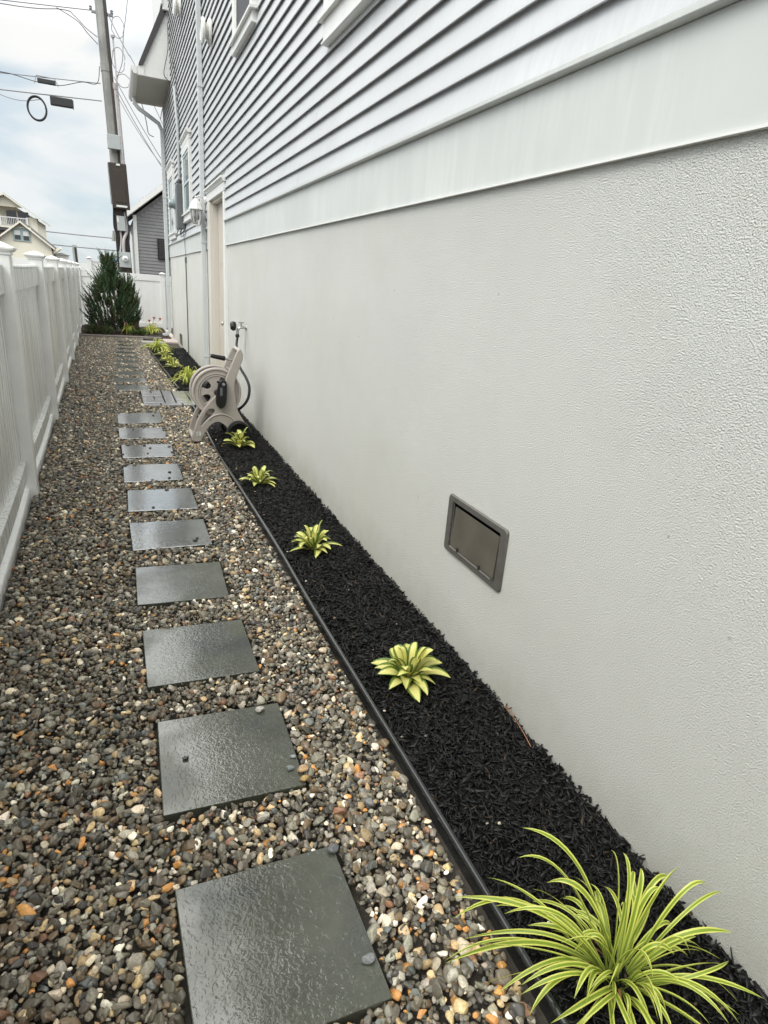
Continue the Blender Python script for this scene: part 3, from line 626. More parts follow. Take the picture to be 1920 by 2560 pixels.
# ------------------------------------------------------------ things fixed to the wall
def vent(y0, y1, z0, z1, lab, grp='foundation vents in the stucco'):
    yc, zc = (y0+y1)/2, (z0+z1)/2
    t = thing('foundation_vent', lab, 'vent', (WX, yc, zc), grp)
    hy, hz = (y1-y0)/2, (z1-z0)/2
    rect = lambda a, b, r: [(yc+sx*(a-r)+r*math.cos(th), zc+sz*(b-r)+r*math.sin(th)) for sx, sz, t0 in ((1,1,0),(-1,1,90),(-1,-1,180),(1,-1,270)) for th in [R(t0+q*22.5) for q in range(5)]]
    o = rect(hy, hz, .018); i_ = rect(hy*.82, hz*.80, .008); n = len(o)
    vs = [(WX-.004, *p) for p in o]+[(WX-.011, *[yc+(p[0]-yc)*.975, zc+(p[1]-zc)*.97]) for p in o]+[(WX-.011, *p) for p in i_]+[(WX+.03, *p) for p in i_]
    fs = [(a*n+k, a*n+(k+1) % n, (a+1)*n+(k+1) % n, (a+1)*n+k) for a in range(3) for k in range(n)]
    g = G().add(vs, fs); g.add([(WX-.001, *p) for p in o]+[(WX-.004, *p) for p in o], [(k, (k+1) % n, n+(k+1) % n, n+k) for k in range(n)])
    obj('flange', g, m_ventf, t, smooth=30)
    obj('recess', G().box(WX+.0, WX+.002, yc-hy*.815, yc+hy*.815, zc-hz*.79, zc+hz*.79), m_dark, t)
    # hinged flap, tilted so that a dark slit stays open above
    a, b = yc-hy*.77, yc+hy*.74
    g = G().add([(WX-.013, a, zc-hz*.70), (WX-.013, b, zc-hz*.70), (WX-.0045, b, zc+hz*.66), (WX-.0045, a, zc+hz*.66), (WX-.002, a, zc-hz*.70), (WX-.002, b, zc-hz*.70), (WX-.0005, b, zc+hz*.66), (WX-.0005, a, zc+hz*.66)],
                [(0,1,2,3),(7,6,5,4),(0,4,5,1),(3,2,6,7),(0,3,7,4),(1,5,6,2)])
    obj('flap', g, m_vent, t, bevel=.0012)
    g = G()
    for c0, c1 in ((yc-hy*.72, yc-hy*.36), (yc-hy*.33, yc+hy*.42), (yc+hy*.45, yc+hy*.74)): g.box(WX-.0165, WX-.0125, c0, c1, zc-hz*.76, zc-hz*.735)
    obj('lip', g, m_ventl, t)
    g = G()
    for yb in (yc-hy*.345, yc+hy*.435): g.box(WX-.019, WX-.0125, yb-.006, yb+.006, zc-hz*.74, zc-hz*.60)
    obj('hinge_tab', g, m_dark, t)
vent(1.915, 2.415, .455, .735, 'bronze metal crawl space vent in the stucco wall in the foreground')
t = vent(15.75, 16.3, .03, .28, 'small dark vent low on the far stucco wall beyond the door')
# lantern
t = thing('wall_lantern', 'white coach lantern on a curved arm beside the door', 'wall lamp', (1.37, 10.75, 2.7))
lx, ly = 1.22, 10.72; lz = 2.34
obj('back_plate', G().lathe([(.055, 0), (.055, -.012), (.035, -.025), (.012, -.03)], (1.366, 10.74, 2.70), 'x', 16), m_lantw, t, smooth=40)
obj('arm', G().tube(spline([(1.345, 10.74, 2.70), (1.30, 10.73, 2.735), (1.25, ly, 2.735), (lx, ly, 2.71)]), .012, 8), m_lantw, t, smooth=60)
obj('roof_cap', G().lathe([(.012, .40), (.02, .385), (.012, .37), (.04, .345), (.075, .30), (.105, .235), (.112, .225), (.112, .21), (.09, .205)], (lx, ly, lz), 'z', 8), m_lantw, t)
obj('lamp_glass', G().lathe([(.086, .204), (.082, .12), (.06, .03), (.05, .0)], (lx, ly, lz), 'z', 8), m_frost, t)
g = G()
for k in range(8):
    th = 2*math.pi*k/8; c, s = math.cos(th), math.sin(th); g.tube([(lx+.088*c, ly+.088*s, lz+.205), (lx+.084*c, ly+.084*s, lz+.12), (lx+.062*c, ly+.062*s, lz+.03), (lx+.052*c, ly+.052*s, lz)], .0035, 5)
g.lathe([(.055, .002), (.055, -.01), (.02, -.018)], (lx, ly, lz), 'z', 8)
obj('cage', g, m_lantw, t)
obj('bulb', G().lathe([(.012, .20), (.014, .16), (.03, .12), (.032, .09), (.015, .06), (.002, .058)], (lx, ly, lz), 'z', 12), m_bulb, t, smooth=60)
# exhaust hoods
def hood(y, z, r, lab):
    t = thing('exhaust_hood', lab, 'vent hood', (1.37, y, z), 'round exhaust hoods high on the siding')
    obj('base_plate', G().lathe([(r, 0), (r*1.02, -.02), (r*.9, -.035), (r*.6, -.038)], (1.368, y, z), 'x', 20), m_trim, t, smooth=40)
    obj('neck', G().lathe([(r*.62, -.03), (r*.62, -.085)], (1.368, y, z), 'x', 18), m_jamb, t, smooth=40)
    obj('cover', G().lathe([(r*.7, -.083), (r*.98, -.085), (r, -.095), (r*.96, -.115), (r*.75, -.125), (r*.72, -.118), (r*.3, -.118), (r*.05, -.12)], (1.368, y, z), 'x', 20), m_trim, t, smooth=40)
hood(9.93, 4.61, .145, 'round white exhaust hood below the upper window, right of the downspout')
hood(13.6, 5.98, .15, 'upper white exhaust hood cut by the top of the picture')
# electrical gear
t = thing('electrical_cabinet', 'tall dark grey electrical cabinet on the siding past the downspout', 'electrical box', (1.3, 14.1, 2.85))
obj('case', G().box(1.235, 1.368, 13.95, 14.32, 2.47, 3.26), m_cab, t, bevel=.008)
obj('side_panel', G().box(1.228, 1.2348, 13.97, 14.30, 2.50, 3.23), m_cab, t, bevel=.002)
obj('conduit_hub', G().lathe([(.045, 0), (.045, .05), (.03, .09), (.022, .10)], (1.30, 14.1, 3.26), 'z', 12), m_wire, t, smooth=40)
g = G().tube(spline([(1.27, 14.05, 2.47), (1.23, 14.1, 2.40), (1.20, 14.0, 2.28)]), .008, 6); g.tube(spline([(1.31, 14.05, 2.47), (1.29, 14.05, 2.38), (1.35, 14.0, 2.44)]), .008, 6); g.tube(spline([(1.28, 14.1, 2.47), (1.30, 14.1, 2.33), (1.36, 14.1, 2.37)]), .006, 6)
obj('lead_wire', g, m_wire, t)
t = thing('electric_meter', 'round glass electric meter beside the grey cabinet', 'meter', (1.3, 14.9, 3.0))
obj('socket_box', G().box(1.27, 1.368, 14.75, 15.05, 2.52, 3.15), m_cabl, t, bevel=.006)
obj('meter_glass', G().lathe([(.10, 0), (.10, -.03), (.085, -.035), (.085, -.10), (.07, -.125), (.02, -.13)], (1.27, 14.9, 2.98), 'x', 18), m_greyglass, t, smooth=50)
g = G().tube([(1.345, 14.6, 2.6), (1.345, 14.6, 3.3), (1.345, 14.62, 4.35), (1.34, 14.9, 4.9), (1.345, 15.0, 5.1)], .028, 10)
tag(obj('service_conduit', g, m_cabl, smooth=50), 'grey service conduit rising up the siding from the meter', 'conduit')
g = G().tube([(1.38, 14.18, -.03), (1.38, 14.18, 1.84)], .011, 8); g.tube([(1.38, 14.18, 1.84), (1.38, 14.18, 1.95)], .018, 8)
tag(obj('ground_conduit', g, m_cab, smooth=50), 'thin dark conduit running down the stucco below the cabinet', 'conduit')
tag(obj('dangling_wire', G().tube(spline([(1.33, 14.1, 2.42), (1.36, 14.12, 2.30), (1.374, 14.2, 2.15), (1.376, 14.12, 2.05), (1.378, 14.18, 1.94)]), .006, 6), m_wireg), 'wavy grey wire between cabinet and thin conduit', 'wire')
tag(obj('drop_cable', G().tube(spline([(1.36, 14.3, 3.25), (1.352, 14.4, 3.8), (1.356, 14.35, 4.4), (1.352, 14.6, 5.0), (1.35, 15.1, 5.5), (1.352, 15.3, 5.62)]), .007, 6), m_wire), 'black cable climbing the siding above the cabinet', 'cable')
tag(obj('hanging_wire', G().tube(spline([(1.355, 16.18, 6.5), (1.35, 16.18, 6.05), (1.25, 16.18, 5.61), (1.30, 16.19, 5.50), (1.36, 16.2, 5.42), (1.30, 16.2, 5.2), (1.20, 16.4, 4.95), (1.19, 16.8, 4.85)]), .008, 6), m_wire), 'black wire hanging in front of the eave', 'cable')

# spigot + hose
t = thing('hose_spigot', 'metal outdoor faucet with black timer knob on the stucco', 'faucet', (1.4, 7.6, 1.08))
obj('escutcheon', G().lathe([(.032, 0), (.03, -.008), (.018, -.012)], (WX, 7.6, 1.075), 'x', 14), m_chrome, t, smooth=40)
g = G().tube([(WX-.005, 7.6, 1.075), (WX-.075, 7.6, 1.075), (WX-.10, 7.6, 1.05), (WX-.105, 7.6, 1.0)], [.014, .016, .017, .016], 10); g.tube([(WX-.06, 7.6, 1.08), (WX-.06, 7.6, 1.125)], .008, 8)
obj('valve_body', g, m_chrome, t, smooth=50)
g = G().lathe([(.004, 0), (.032, .002), (.032, .012), (.004, .014)], (WX-.06, 7.6, 1.125), 'z', 8)
obj('handle', g, m_chrome, t)
g = G().lathe([(.02, 0), (.05, -.01), (.055, -.04), (.04, -.065), (.01, -.068)], (WX-.12, 7.59, 1.09), 'x', 10)
obj('knob', g, m_black, t, bevel=.003)
obj('hose_coupling', G().lathe([(.02, 0), (.024, -.01), (.024, -.035), (.017, -.04)], (WX-.105, 7.6, 1.0), 'z', 12), m_black, t, smooth=40)
tag(obj('supply_hose', G().tube(spline([(WX-.105, 7.6, .965), (1.275, 7.55, .88), (1.24, 7.3, .80), (1.20, 7.05, .76), (1.20, 6.85, .70), (1.235, 6.72, .62), (1.255, 6.65, .53), (1.235, 6.62, .42), (1.17, 6.62, .33), (1.08, 6.64, .28), (.95, 6.66, .30)], 8), .0145, 10), m_blackh, smooth=60), 'black hose running from the faucet down behind the reel', 'hose')

# ------------------------------------------------------------ hose reel
T = thing('hose_reel', 'taupe plastic hose reel cart standing at the edge of the mulch bed', 'hose reel', (.9, 6.65, 0))
outer = [(1.135, .945), (1.158, .875), (1.11, .74), (1.06, .60), (1.075, .46), (1.09, .335), (1.14, .245), (1.20, .16), (1.185, .12), (1.10, .135), (1.045, .125), (1.01, .105), (.965, .175), (.91, .21), (.86, .205), (.81, .165), (.765, .10), (.735, .045), (.715, .005), (.64, .008), (.628, .035), (.665, .16), (.70, .25), (.745, .33), (.81, .41), (.87, .475), (.915, .52), (.965, .615), (1.01, .73), (1.075, .88), (1.105, .945)]
outer = smoothpoly(outer, 1)
hole = smoothpoly([(.80, .345), (.86, .345), (.865, .31), (.83, .27), (.775, .225), (.735, .175), (.72, .17), (.73, .205), (.765, .285)], 2)
sp1 = obj('side_panel', curve2d(outer, [hole], 6.45, .045, .008), m_taupe, T, smooth=35)
obj('side_panel', curve2d(outer, [hole], 6.79, .045, .008), m_taupe, T, smooth=35)
# raised arch rib over the wheel and a rim round the outline
rib = [(.80, .235), (.84, .27), (.90, .29), (.96, .285), (1.02, .26), (1.07, .215)]
obj('arch_rib', G().tube(spline([(x, 6.427, z) for x, z in rib]), .008, 6), m_taupel, sp1, smooth=60)
st_ = obj('sticker', G().box(.678, .722, 6.4245, 6.4268, .070, .112), m_label, sp1)
g = G(); g.box(.685, .715, 6.4232, 6.4242, .077, .081); g.box(.685, .715, 6.4232, 6.4242, .101, .105); g.box(.685, .689, 6.4232, 6.4242, .0815, .1005); g.box(.698, .702, 6.4232, 6.4242, .0815, .1005)
obj('sticker_mark', g, m_dark, sp1)
# cross members
obj('foot_bar', G().tube([(.655, 6.475, .04), (.655, 6.768, .04)], .026, 10), m_taupe, T, smooth=50)
obj('handle_bar', G().tube([(1.125, 6.474, .925), (1.125, 6.766, .925)], .02, 10), m_taupel, T, smooth=50)
obj('cross_bar', G().tube([(1.04, 6.474, .72), (1.04, 6.766, .72)], .016, 10), m_chrome, T, smooth=50)
g = G().prism([(.965, .62), (1.055, .62), (1.085, .70), (1.0, .70)], 'y', 6.53, 6.766)
obj('tray', g, m_dark, T, bevel=.006)
# drum with openings in the flange
cx, cz, rd = .895, .505, .232
def circ(r, n=48, a0=0): return [(cx+r*math.cos(a0+2*math.pi*k/n), cz+r*math.sin(a0+2*math.pi*k/n)) for k in range(n)]
holes = []
for a in (146, 212, 340, 278, 60):
    a = R(a); c = (cx+.125*math.cos(a), cz+.125*math.sin(a)); t_ = (-math.sin(a), math.cos(a)); r_ = (math.cos(a), math.sin(a))
    holes.append(smoothpoly([(c[0]+t_[0]*u+r_[0]*v, c[1]+t_[1]*u+r_[1]*v) for u, v in ((.048, .045), (-.048, .045), (-.034, -.045), (.022, -.055))], 2))
dm = obj('drum', curve2d(circ(rd-.012), holes, 6.50, .016, .003), m_taupel, T, smooth=35)
obj('drum_back', G().lathe([(.02, -.008), (rd-.012, -.008), (rd-.012, .008), (.02, .008)], (cx, 6.715, cz), 'y', 40), m_taupel, dm, smooth=35)
for yy_ in (6.497, 6.716):
    obj('drum_rim', G().tube([(cx+rd*math.cos(2*math.pi*k/48), yy_, cz+rd*math.sin(2*math.pi*k/48)) for k in range(49)], .017, 10, cap=False), m_taupel, dm, smooth=60)
g = G()
for rr_ in (.185, .165): g.tube([(cx+rr_*math.cos(2*math.pi*k/48), 6.491, cz+rr_*math.sin(2*math.pi*k/48)) for k in range(49)], .006, 6, cap=False)
obj('drum_ridge', g, m_taupe, dm, smooth=60)
g = G()
n_ = 6
for k in range(n_):
    yk = 6.53+k*(.165/(n_-1)); g.tube([(cx+.118*math.cos(2*math.pi*q/32), yk, cz+.118*math.sin(2*math.pi*q/32)) for q in range(33)], .0145, 8, cap=False)
obj('wound_hose', g, m_blackh, T, smooth=60)
obj('axle', G().tube([(cx, 6.425, cz), (cx, 6.77, cz)], .03, 12), m_dark, T, smooth=50)
# crank: black lobe on the hub
ck = smoothpoly([(.905, .645), (.965, .65), (.985, .605), (.982, .52), (.975, .41), (.950, .36), (.900, .36), (.870, .40), (.872, .49), (.893, .59)], 2)
cr_ = obj('crank', curve2d(ck, [], 6.395, .045, .012), m_black, T, smooth=50)
obj('crank_pin', G().tube([(.945, 6.374, .605), (.945, 6.36, .605)], .016, 10), m_chrome, cr_, smooth=50)
obj('crank_inlay', G().box(.912, .935, 6.3695, 6.373, .49, .57), m_cab, cr_, bevel=.0015)
obj('crank_latch', G().tube([(.925, 6.40, .625), (.885, 6.40, .622)], .012, 8), m_black, cr_, smooth=50)
gp_ = obj('grip', G().tube([(.845, 6.52, .865), (.86, 6.52, .862), (.985, 6.52, .84)], [.017, .02, .024], 12), m_black, T, smooth=50)
obj('grip_rod', G().tube([(.985, 6.52, .84), (1.06, 6.52, .825)], .012, 8), m_chrome, gp_, smooth=50)
obj('grip_end', G().tube([(.838, 6.52, .866), (.8445, 6.52, .865)], .018, 12), m_chrome, gp_, smooth=50)
for yy_ in (6.44, 6.83):
    wy = yy_-.05 if yy_ < 6.6 else yy_
    wh = obj('wheel', G().lathe([(.02, -.012), (.085, -.012), (.10, -.022), (.118, -.018), (.122, 0), (.122, .03), (.116, .044), (.02, .044)], (1.10, wy, .105), 'y', 28), m_black, T, smooth=35)
    obj('hub_cap', G().lathe([(.021, -.002), (.021, -.018), (.014, -.024), (.002, -.025)], (1.10, wy-.01, .105), 'y', 14), m_taupel, wh, smooth=40)

# ------------------------------------------------------------ plants
def blade(g, P0, P1, P2, wid, n=9, fold=.25, twist=0, prof='lance', droop=0):
    P0, P1, P2 = map(Vector, (P0, P1, P2)); rows = []
    for i in range(n+1):
        t = i/n; p = P0*(1-t)**2+P1*2*t*(1-t)+P2*t*t; d = ((P1-P0)*(1-t)+(P2-P1)*t).normalized()
        p = p+Vector((0, 0, -droop*t**4))
        s = d.cross(Vector((0, 0, 1)));  s = s.normalized() if s.length > 1e-3 else Vector((1, 0, 0))
        if twist: s = (Matrix.Rotation(twist*t, 3, d)@s)
        nrm = s.cross(d).normalized()
        if prof == 'lance': ww = (0.12+0.88*math.sin(math.pi*min(1, max(0, (t-.12)/.88))**.9)**.8) if t > .12 else .12
        else: ww = min(1, .55+t*1.2)*(1 if t < .72 else max(.03, 1-((t-.72)/.28)**1.7))
        if i == n: ww = 0.02
        rows.append((p, s*wid*.5*ww, nrm*wid*fold*ww, t))
    vs = []; fs = []; uvs = []
    for p, s, nr, t in rows: vs += [p-s+nr*.5, p-s*.5+nr*.12, p, p+s*.5+nr*.12, p+s+nr*.5]
    for i in range(n):
        for j in range(4):
            a = i*5+j; fs.append((a, a+1, a+6, a+5)); t0, t1 = i/n, (i+1)/n; u0, u1 = j/4, (j+1)/4; uvs += [(u0, t0), (u1, t0), (u1, t1), (u0, t1)]
    g.add(vs, fs, uvs)
def hosta(x, y, seed, n, rad, hgt, wid, lab, grp='variegated hostas in the mulch bed'):
    rs = random.Random(seed); t = thing('hosta', lab, 'plant', (x, y, 0), grp); g = G()
    for i in range(n):
        ring = i/n; a = i*2.39996+rs.uniform(-.3, .3); el = 1.32-1.15*ring**.9+rs.uniform(-.15, .15)
        Ln = rad*(.75+.35*ring)*rs.uniform(.85, 1.12); dx, dy_ = math.cos(a), math.sin(a)
        h = hgt*(1.05-.75*ring)*rs.uniform(.85, 1.15); out = Ln*math.cos(el*.75)
        P0 = (x+dx*.012, y+dy_*.012, 0.0); lb = rs.gauss(0, .16); P1 = (x+dx*out*.45-dy_*out*lb, y+dy_*out*.45+dx*out*lb, h*1.05+.02); P2 = (x+dx*out, y+dy_*out, max(.014, h*(1.25-.55*ring))*rs.uniform(.7, 1.1))
        blade(g, P0, P1, P2, wid*rs.uniform(.8, 1.2)*(1.0 if ring > .1 else .8), 10, .3, rs.uniform(-.5, .5), 'lance')
    obj('foliage', g, m_hosta, t, smooth=180)
    obj('crown', G().lathe([(.02, -.02), (.022, .01), (.012, .03), (.003, .035)], (x, y, 0), 'z', 8), m_needle, t)
hosta(1.075, 2.04, 1, 30, .17, .15, .060, 'largest hosta, with broad yellow and green leaves, nearest the camera')
hosta(1.07, 3.50, 8, 29, .165, .14, .052, 'hosta with upright pale yellow leaves, second from the camera')
hosta(1.01, 4.92, 3, 25, .175, .12, .046, 'flat sparse hosta, third from the camera, before the reel plants')
hosta(1.06, 6.12, 4, 19, .18, .18, .072, 'hosta with large pale leaves right in front of the reel wheel')
hosta(.90, 11.95, 5, 18, .20, .14, .06, 'small far hosta just behind the grassy clump past the landing')
hosta(.87, 12.75, 6, 18, .21, .15, .06, 'middle one of the three far hostas past the landing')
hosta(.85, 13.75, 7, 18, .21, .15, .06, 'farthest small hosta beside the grassy clump at the bed end')
# striped grass clump in the foreground: tips measured in the bed
tips = [(0.874,0.954,0.34),(0.864,0.937,0.26),(0.861,1.045,0.12),(0.828,0.949,0.14),(0.707,0.967,0.15),(0.681,0.922,0.14),(0.73,0.927,0.06),(0.642,0.892,0.12),(0.659,0.9,0.08),(0.635,0.866,0.08),(0.728,0.85,0.02),(0.791,0.722,0.05),(0.827,0.69,0.03),(0.995,0.871,0.22),(1.02,0.842,0.24),(1.032,0.813,0.36),(1.072,0.809,0.34),(1.116,0.784,0.3),(1.243,0.783,0.26),(1.223,0.757,0.3),(1.288,0.717,0.3),(1.379,0.729,0.2),(1.324,0.646,0.16),(1.321,0.632,0.1),(1.227,0.521,0.12),(1.325,0.536,0.08),(1.179,0.52,0.1),(1.135,0.527,0.1),(1.026,0.566,0.1),(0.986,0.611,0.05),(0.956,0.634,0.03),(0.911,0.694,0.02),(1.139,0.621,0.25),(0.914,0.638,0.2),(1.027,0.579,0.1),(0.806,0.885,0.2),(1.173,0.757,0.26),(0.983,0.712,0.33),(0.912,0.872,0.25)]
def clump(x, y, tips_, n, rad, hgt, wid, m_, name, lab, cat='plant', grp=None, seed=5):
    rs = random.Random(seed); t = thing(name, lab, cat, (x, y, 0), grp); g = G()
    T_ = list(tips_)
    for i in range(n):
        a = i*2.39996+rs.uniform(-.3, .3); q = (i+.5)/n; r = rad*(.35+.75*q)*rs.uniform(.8, 1.15)
        T_.append((x+r*math.cos(a), y+r*math.sin(a), max(.01, hgt*(1.05-q*1.0)*(rs.choice((.5, .8, 1.1, 1.7)) if tips_ else rs.uniform(.4, 1.05)))))
    for tx, ty, tz in T_:
        tx = min(tx, WX-.015) if y < 17 else tx
        bx, by = x+(tx-x)*.08+rs.uniform(-.02, .02), y+(ty-y)*.08+rs.uniform(-.02, .02)
        d = math.hypot(tx-x, ty-y); arch = hgt*rs.uniform(.5, 1.0)+max(0, tz)*.75-.02
        k = rs.uniform(.3, .6); lb = rs.gauss(0, .13)
        blade(g, (bx, by, 0), (bx+(tx-bx)*k-(ty-by)*lb, by+(ty-by)*k+(tx-bx)*lb, max(arch, tz*1.05)), (tx, ty, tz), wid*rs.uniform(.75, 1.2), 14, .28, rs.uniform(-1.3, 1.3), 'strap', rs.choice((0, 0, .02, .05)))
    obj('foliage', g, m_, t, smooth=180)
    return t
CL = clump(1.063, .725, tips, 56, .30, .15, .0116, m_liri, 'striped_grass_clump', 'large yellow and green striped grass clump in the near corner', grp=None)
t = clump(.97, 10.1, [], 60, .33, .30, .022, m_lily, 'striped_grass_clump', 'arching yellow green grassy clump behind the brick landing', seed=9)
t = clump(.80, 14.75, [], 70, .36, .24, .02, m_lily, 'striped_grass_clump', 'grassy clump at the far end of the mulch bed', seed=10)
t = clump(.86, 18.6, [], 60, .34, .32, .024, m_lily, 'daylily', 'daylily clump with coral blooms right of the evergreen shrub', seed=12, grp='daylilies in the back bed')
g = G()
for dx, h in ((.05, .44), (.16, .42), (-.04, .36)):
    g.tube(spline([(.86, 18.6, .05), (.86+dx*.7, 18.55, h*.7), (.86+dx*1.4, 18.5, h)]), .004, 5); g.lathe([(.004, -.02), (.03, .02), (.04, .05), (.01, .03)], (.86+dx*1.4, 18.5, h), 'z', 6)
obj('bloom', g, m_flower, t)
t = clump(.28, 18.4, [], 40, .25, .30, .024, m_lily, 'daylily', 'small daylily with one orange bloom close to the evergreen shrub', seed=13, grp='daylilies in the back bed')
g = G().tube(spline([(.28, 18.4, .05), (.25, 18.3, .2), (.22, 18.25, .27)]), .004, 5); g.lathe([(.004, -.02), (.03, .02), (.045, .05), (.01, .03)], (.22, 18.25, .27), 'z', 6)
obj('bloom', g, m_needle, t)
def dryleaves(t, x, y, n, rad, seed):
    rs = random.Random(seed); g = G()
    for i in range(n):
        a = rs.uniform(0, 6.28); d = rad*rs.uniform(.5, 1)
        blade(g, (x+.02*math.cos(a), y+.02*math.sin(a), .01), (x+d*.5*math.cos(a), y+d*.5*math.sin(a), .06), (x+d*math.cos(a+.2), y+d*math.sin(a+.2), .015), .008, 8, .4, 2.0, 'strap')
    obj('dry_leaf', g, m_needle, t)
dryleaves(CL, 1.06, .72, 7, .17, 3)
# bushes of many pointed sprays
def bush(name, c, prof, nspray, lab, cols, upright=1.0, spread=1.0, seed=3, twig=46, cat='shrub', ln=(.20, .50)):
    rng = np.random.default_rng(seed); t = thing(name, lab, cat, c); Vs = []; Fs = []; Cs = []; off = 0
    for s in range(nspray):
        a = rng.uniform(0, 2*np.pi); zq = rng.uniform(0.03, 1)**.9; zz = zq*prof[-1][1]
        R_ = np.interp(zz, [p[1] for p in prof], [p[0] for p in prof]); rr_ = R_*(rng.uniform(.35, 1.0)**.5)*spread
        base = np.array([c[0]+rr_*np.cos(a)*.95, c[1]+rr_*np.sin(a)*.9, c[2]+zz*.9])
        out = np.array([np.cos(a), np.sin(a), 0])*rng.uniform(.25, .75)*(rr_/max(R_, .01)); d = out+np.array([0, 0, upright*rng.uniform(.5, 1.0)]); d /= np.linalg.norm(d)
        Ln = rng.uniform(*ln)*(1.35 if rng.random() < .12 else 1); cb = np.array(cols[rng.integers(0, len(cols))])*rng.uniform(.7, 1.3)
        for k in range(twig):
            q = k/twig; p = base+d*Ln*(q-.2); sd = rng.normal(size=3); sd -= sd@d*d; sd /= np.linalg.norm(sd)
            e = d*rng.uniform(.5, .9)+sd*rng.uniform(.35, .8); e /= np.linalg.norm(e); tl = .075*(1.15-q)*rng.uniform(.6, 1.2); wv = np.cross(e, rng.normal(size=3)); wv /= np.linalg.norm(wv); wv *= .009
            Vs += [p-wv, p+wv, p+e*tl*.6+wv*.8, p+e*tl, p+e*tl*.6-wv*.8]; Fs += [(off, off+1, off+2, off+4), (off+4, off+2, off+3, off+3)]
            Cs += [cb*rng.uniform(.75, 1.25)]*5; off += 5
    F3 = []
    for f in Fs:
        if f[2] == f[3]: F3.append(f[:3])
        else: F3 += [(f[0], f[1], f[2]), (f[0], f[2], f[3])]
    o = bigmesh('foliage', np.array(Vs), np.array(F3), m_bushm, np.array(Cs), smooth=False); o.parent = t; o.matrix_parent_inverse = t.matrix_world.inverted()
    h = prof[-1][1]; g = G().tube([(c[0], c[1], -.05), (c[0]+.02, c[1], h*.35), (c[0]-.03, c[1], h*.75)], [.045, .03, .008], 7)
    for k in range(9):
        a = k*2.4; zz = h*(.08+.07*k); rr_ = np.interp(zz+.15, [p[1] for p in prof], [p[0] for p in prof])*.8
        g.tube([(c[0], c[1], zz), (c[0]+rr_*.5*math.cos(a), c[1]+rr_*.5*math.sin(a), zz+.1), (c[0]+rr_*math.cos(a), c[1]+rr_*math.sin(a), zz+.28)], [.018, .012, .004], 5)
    obj('trunk', g, m_bark, t)
    return t
GR = [(.045,.082,.030), (.06,.09,.028), (.030,.065,.032), (.085,.09,.032), (.045,.11,.045)]
bush('evergreen_shrub', (-.12, 18.75, 0), [(.45, 0), (.62, .25), (.68, .6), (.58, .9), (.42, 1.15), (.22, 1.4), (.09, 1.7), (.04, 2.0)], 640, 'dark spiky evergreen shrub in front of the back fence', GR, 1.0, 1.0, 3)
bush('evergreen_shoot', (.30, 18.85, 0), [(.20, 0), (.30, .5), (.26, .9), (.16, 1.15), (.07, 1.42)], 190, 'narrow upright evergreen leader at the right of the spiky shrub', GR, 1.6, 1.0, 4)
bush('ground_cover', (-.42, 18.15, 0), [(.34, 0), (.30, .1), (.12, .2)], 120, 'low grey green spreading plant at the foot of the evergreen', [(.10,.13,.05), (.13,.15,.06), (.09,.12,.06)], .5, 1.0, 6, 30, 'plant', (.1, .2))
bush('ground_cover', (.48, 18.3, 0), [(.22, 0), (.2, .08), (.08, .14)], 60, 'small mossy green plant between the two daylilies', [(.11,.17,.04), (.13,.19,.05)], .6, 1.0, 7, 30, 'plant', (.08, .16))

# ------------------------------------------------------------ fences
F = thing('vinyl_fence', 'long white vinyl privacy fence with capped posts along the left side', 'fence', (fence_x(8), 8, 0))
posts = [-2.9, -.4, 2.25, 4.93, 7.62, 10.30, 12.85, 15.3, 17.9, 20.5]
def cap(g, x, y, z, w=.083):
    g.box(x-w*.86, x+w*.86, y-w*.86, y+w*.86, z, z+.016)
    vs = []; fs = []
    for hw, h in ((w*.9, .017), (w*1.12, .034), (w*1.14, .046), (w*.95, .052), (w*.35, .075), (.004, .08)):
        vs += [(x-hw, y-hw, z+h), (x+hw, y-hw, z+h), (x+hw, y+hw, z+h), (x-hw, y+hw, z+h)]
    for i in range(5):
        for k in range(4): fs.append((i*4+k, i*4+(k+1) % 4, i*4+4+(k+1) % 4, i*4+4+k))
    fs += [(3, 2, 1, 0), (20, 21, 22, 23)]; g.add(vs, fs); return g
for y in posts:
    x = fence_x(y)
    p = obj('post', G().box(x-.127, x, y, y+.127, -.05, 1.64), m_vinylp, F, bevel=.004)
    obj('post_cap', cap(G(), x-.0635, y+.0635, 1.641), m_vinylp, p, bevel=.002)
def seg(prof, y0, y1, sag=0.0, bow=0.0, n=10):
    """prof (dx,z) swept between two posts following the fence line"""
    vs = []; fs = []; k = len(prof)
    for i in range(n+1):
        t = i/n; y = y0+(y1-y0)*t; s = 4*t*(1-t)
        vs += [(fence_x(y)+dx+bow*s, y, z-sag*s) for dx, z in prof]
    for i in range(n):
        for j in range(k): fs.append((i*k+j, i*k+(j+1) % k, (i+1)*k+(j+1) % k, (i+1)*k+j))
    fs += [tuple(range(k)), tuple(range((n+1)*k-1, n*k-1, -1))]
    return G().add(vs, fs)
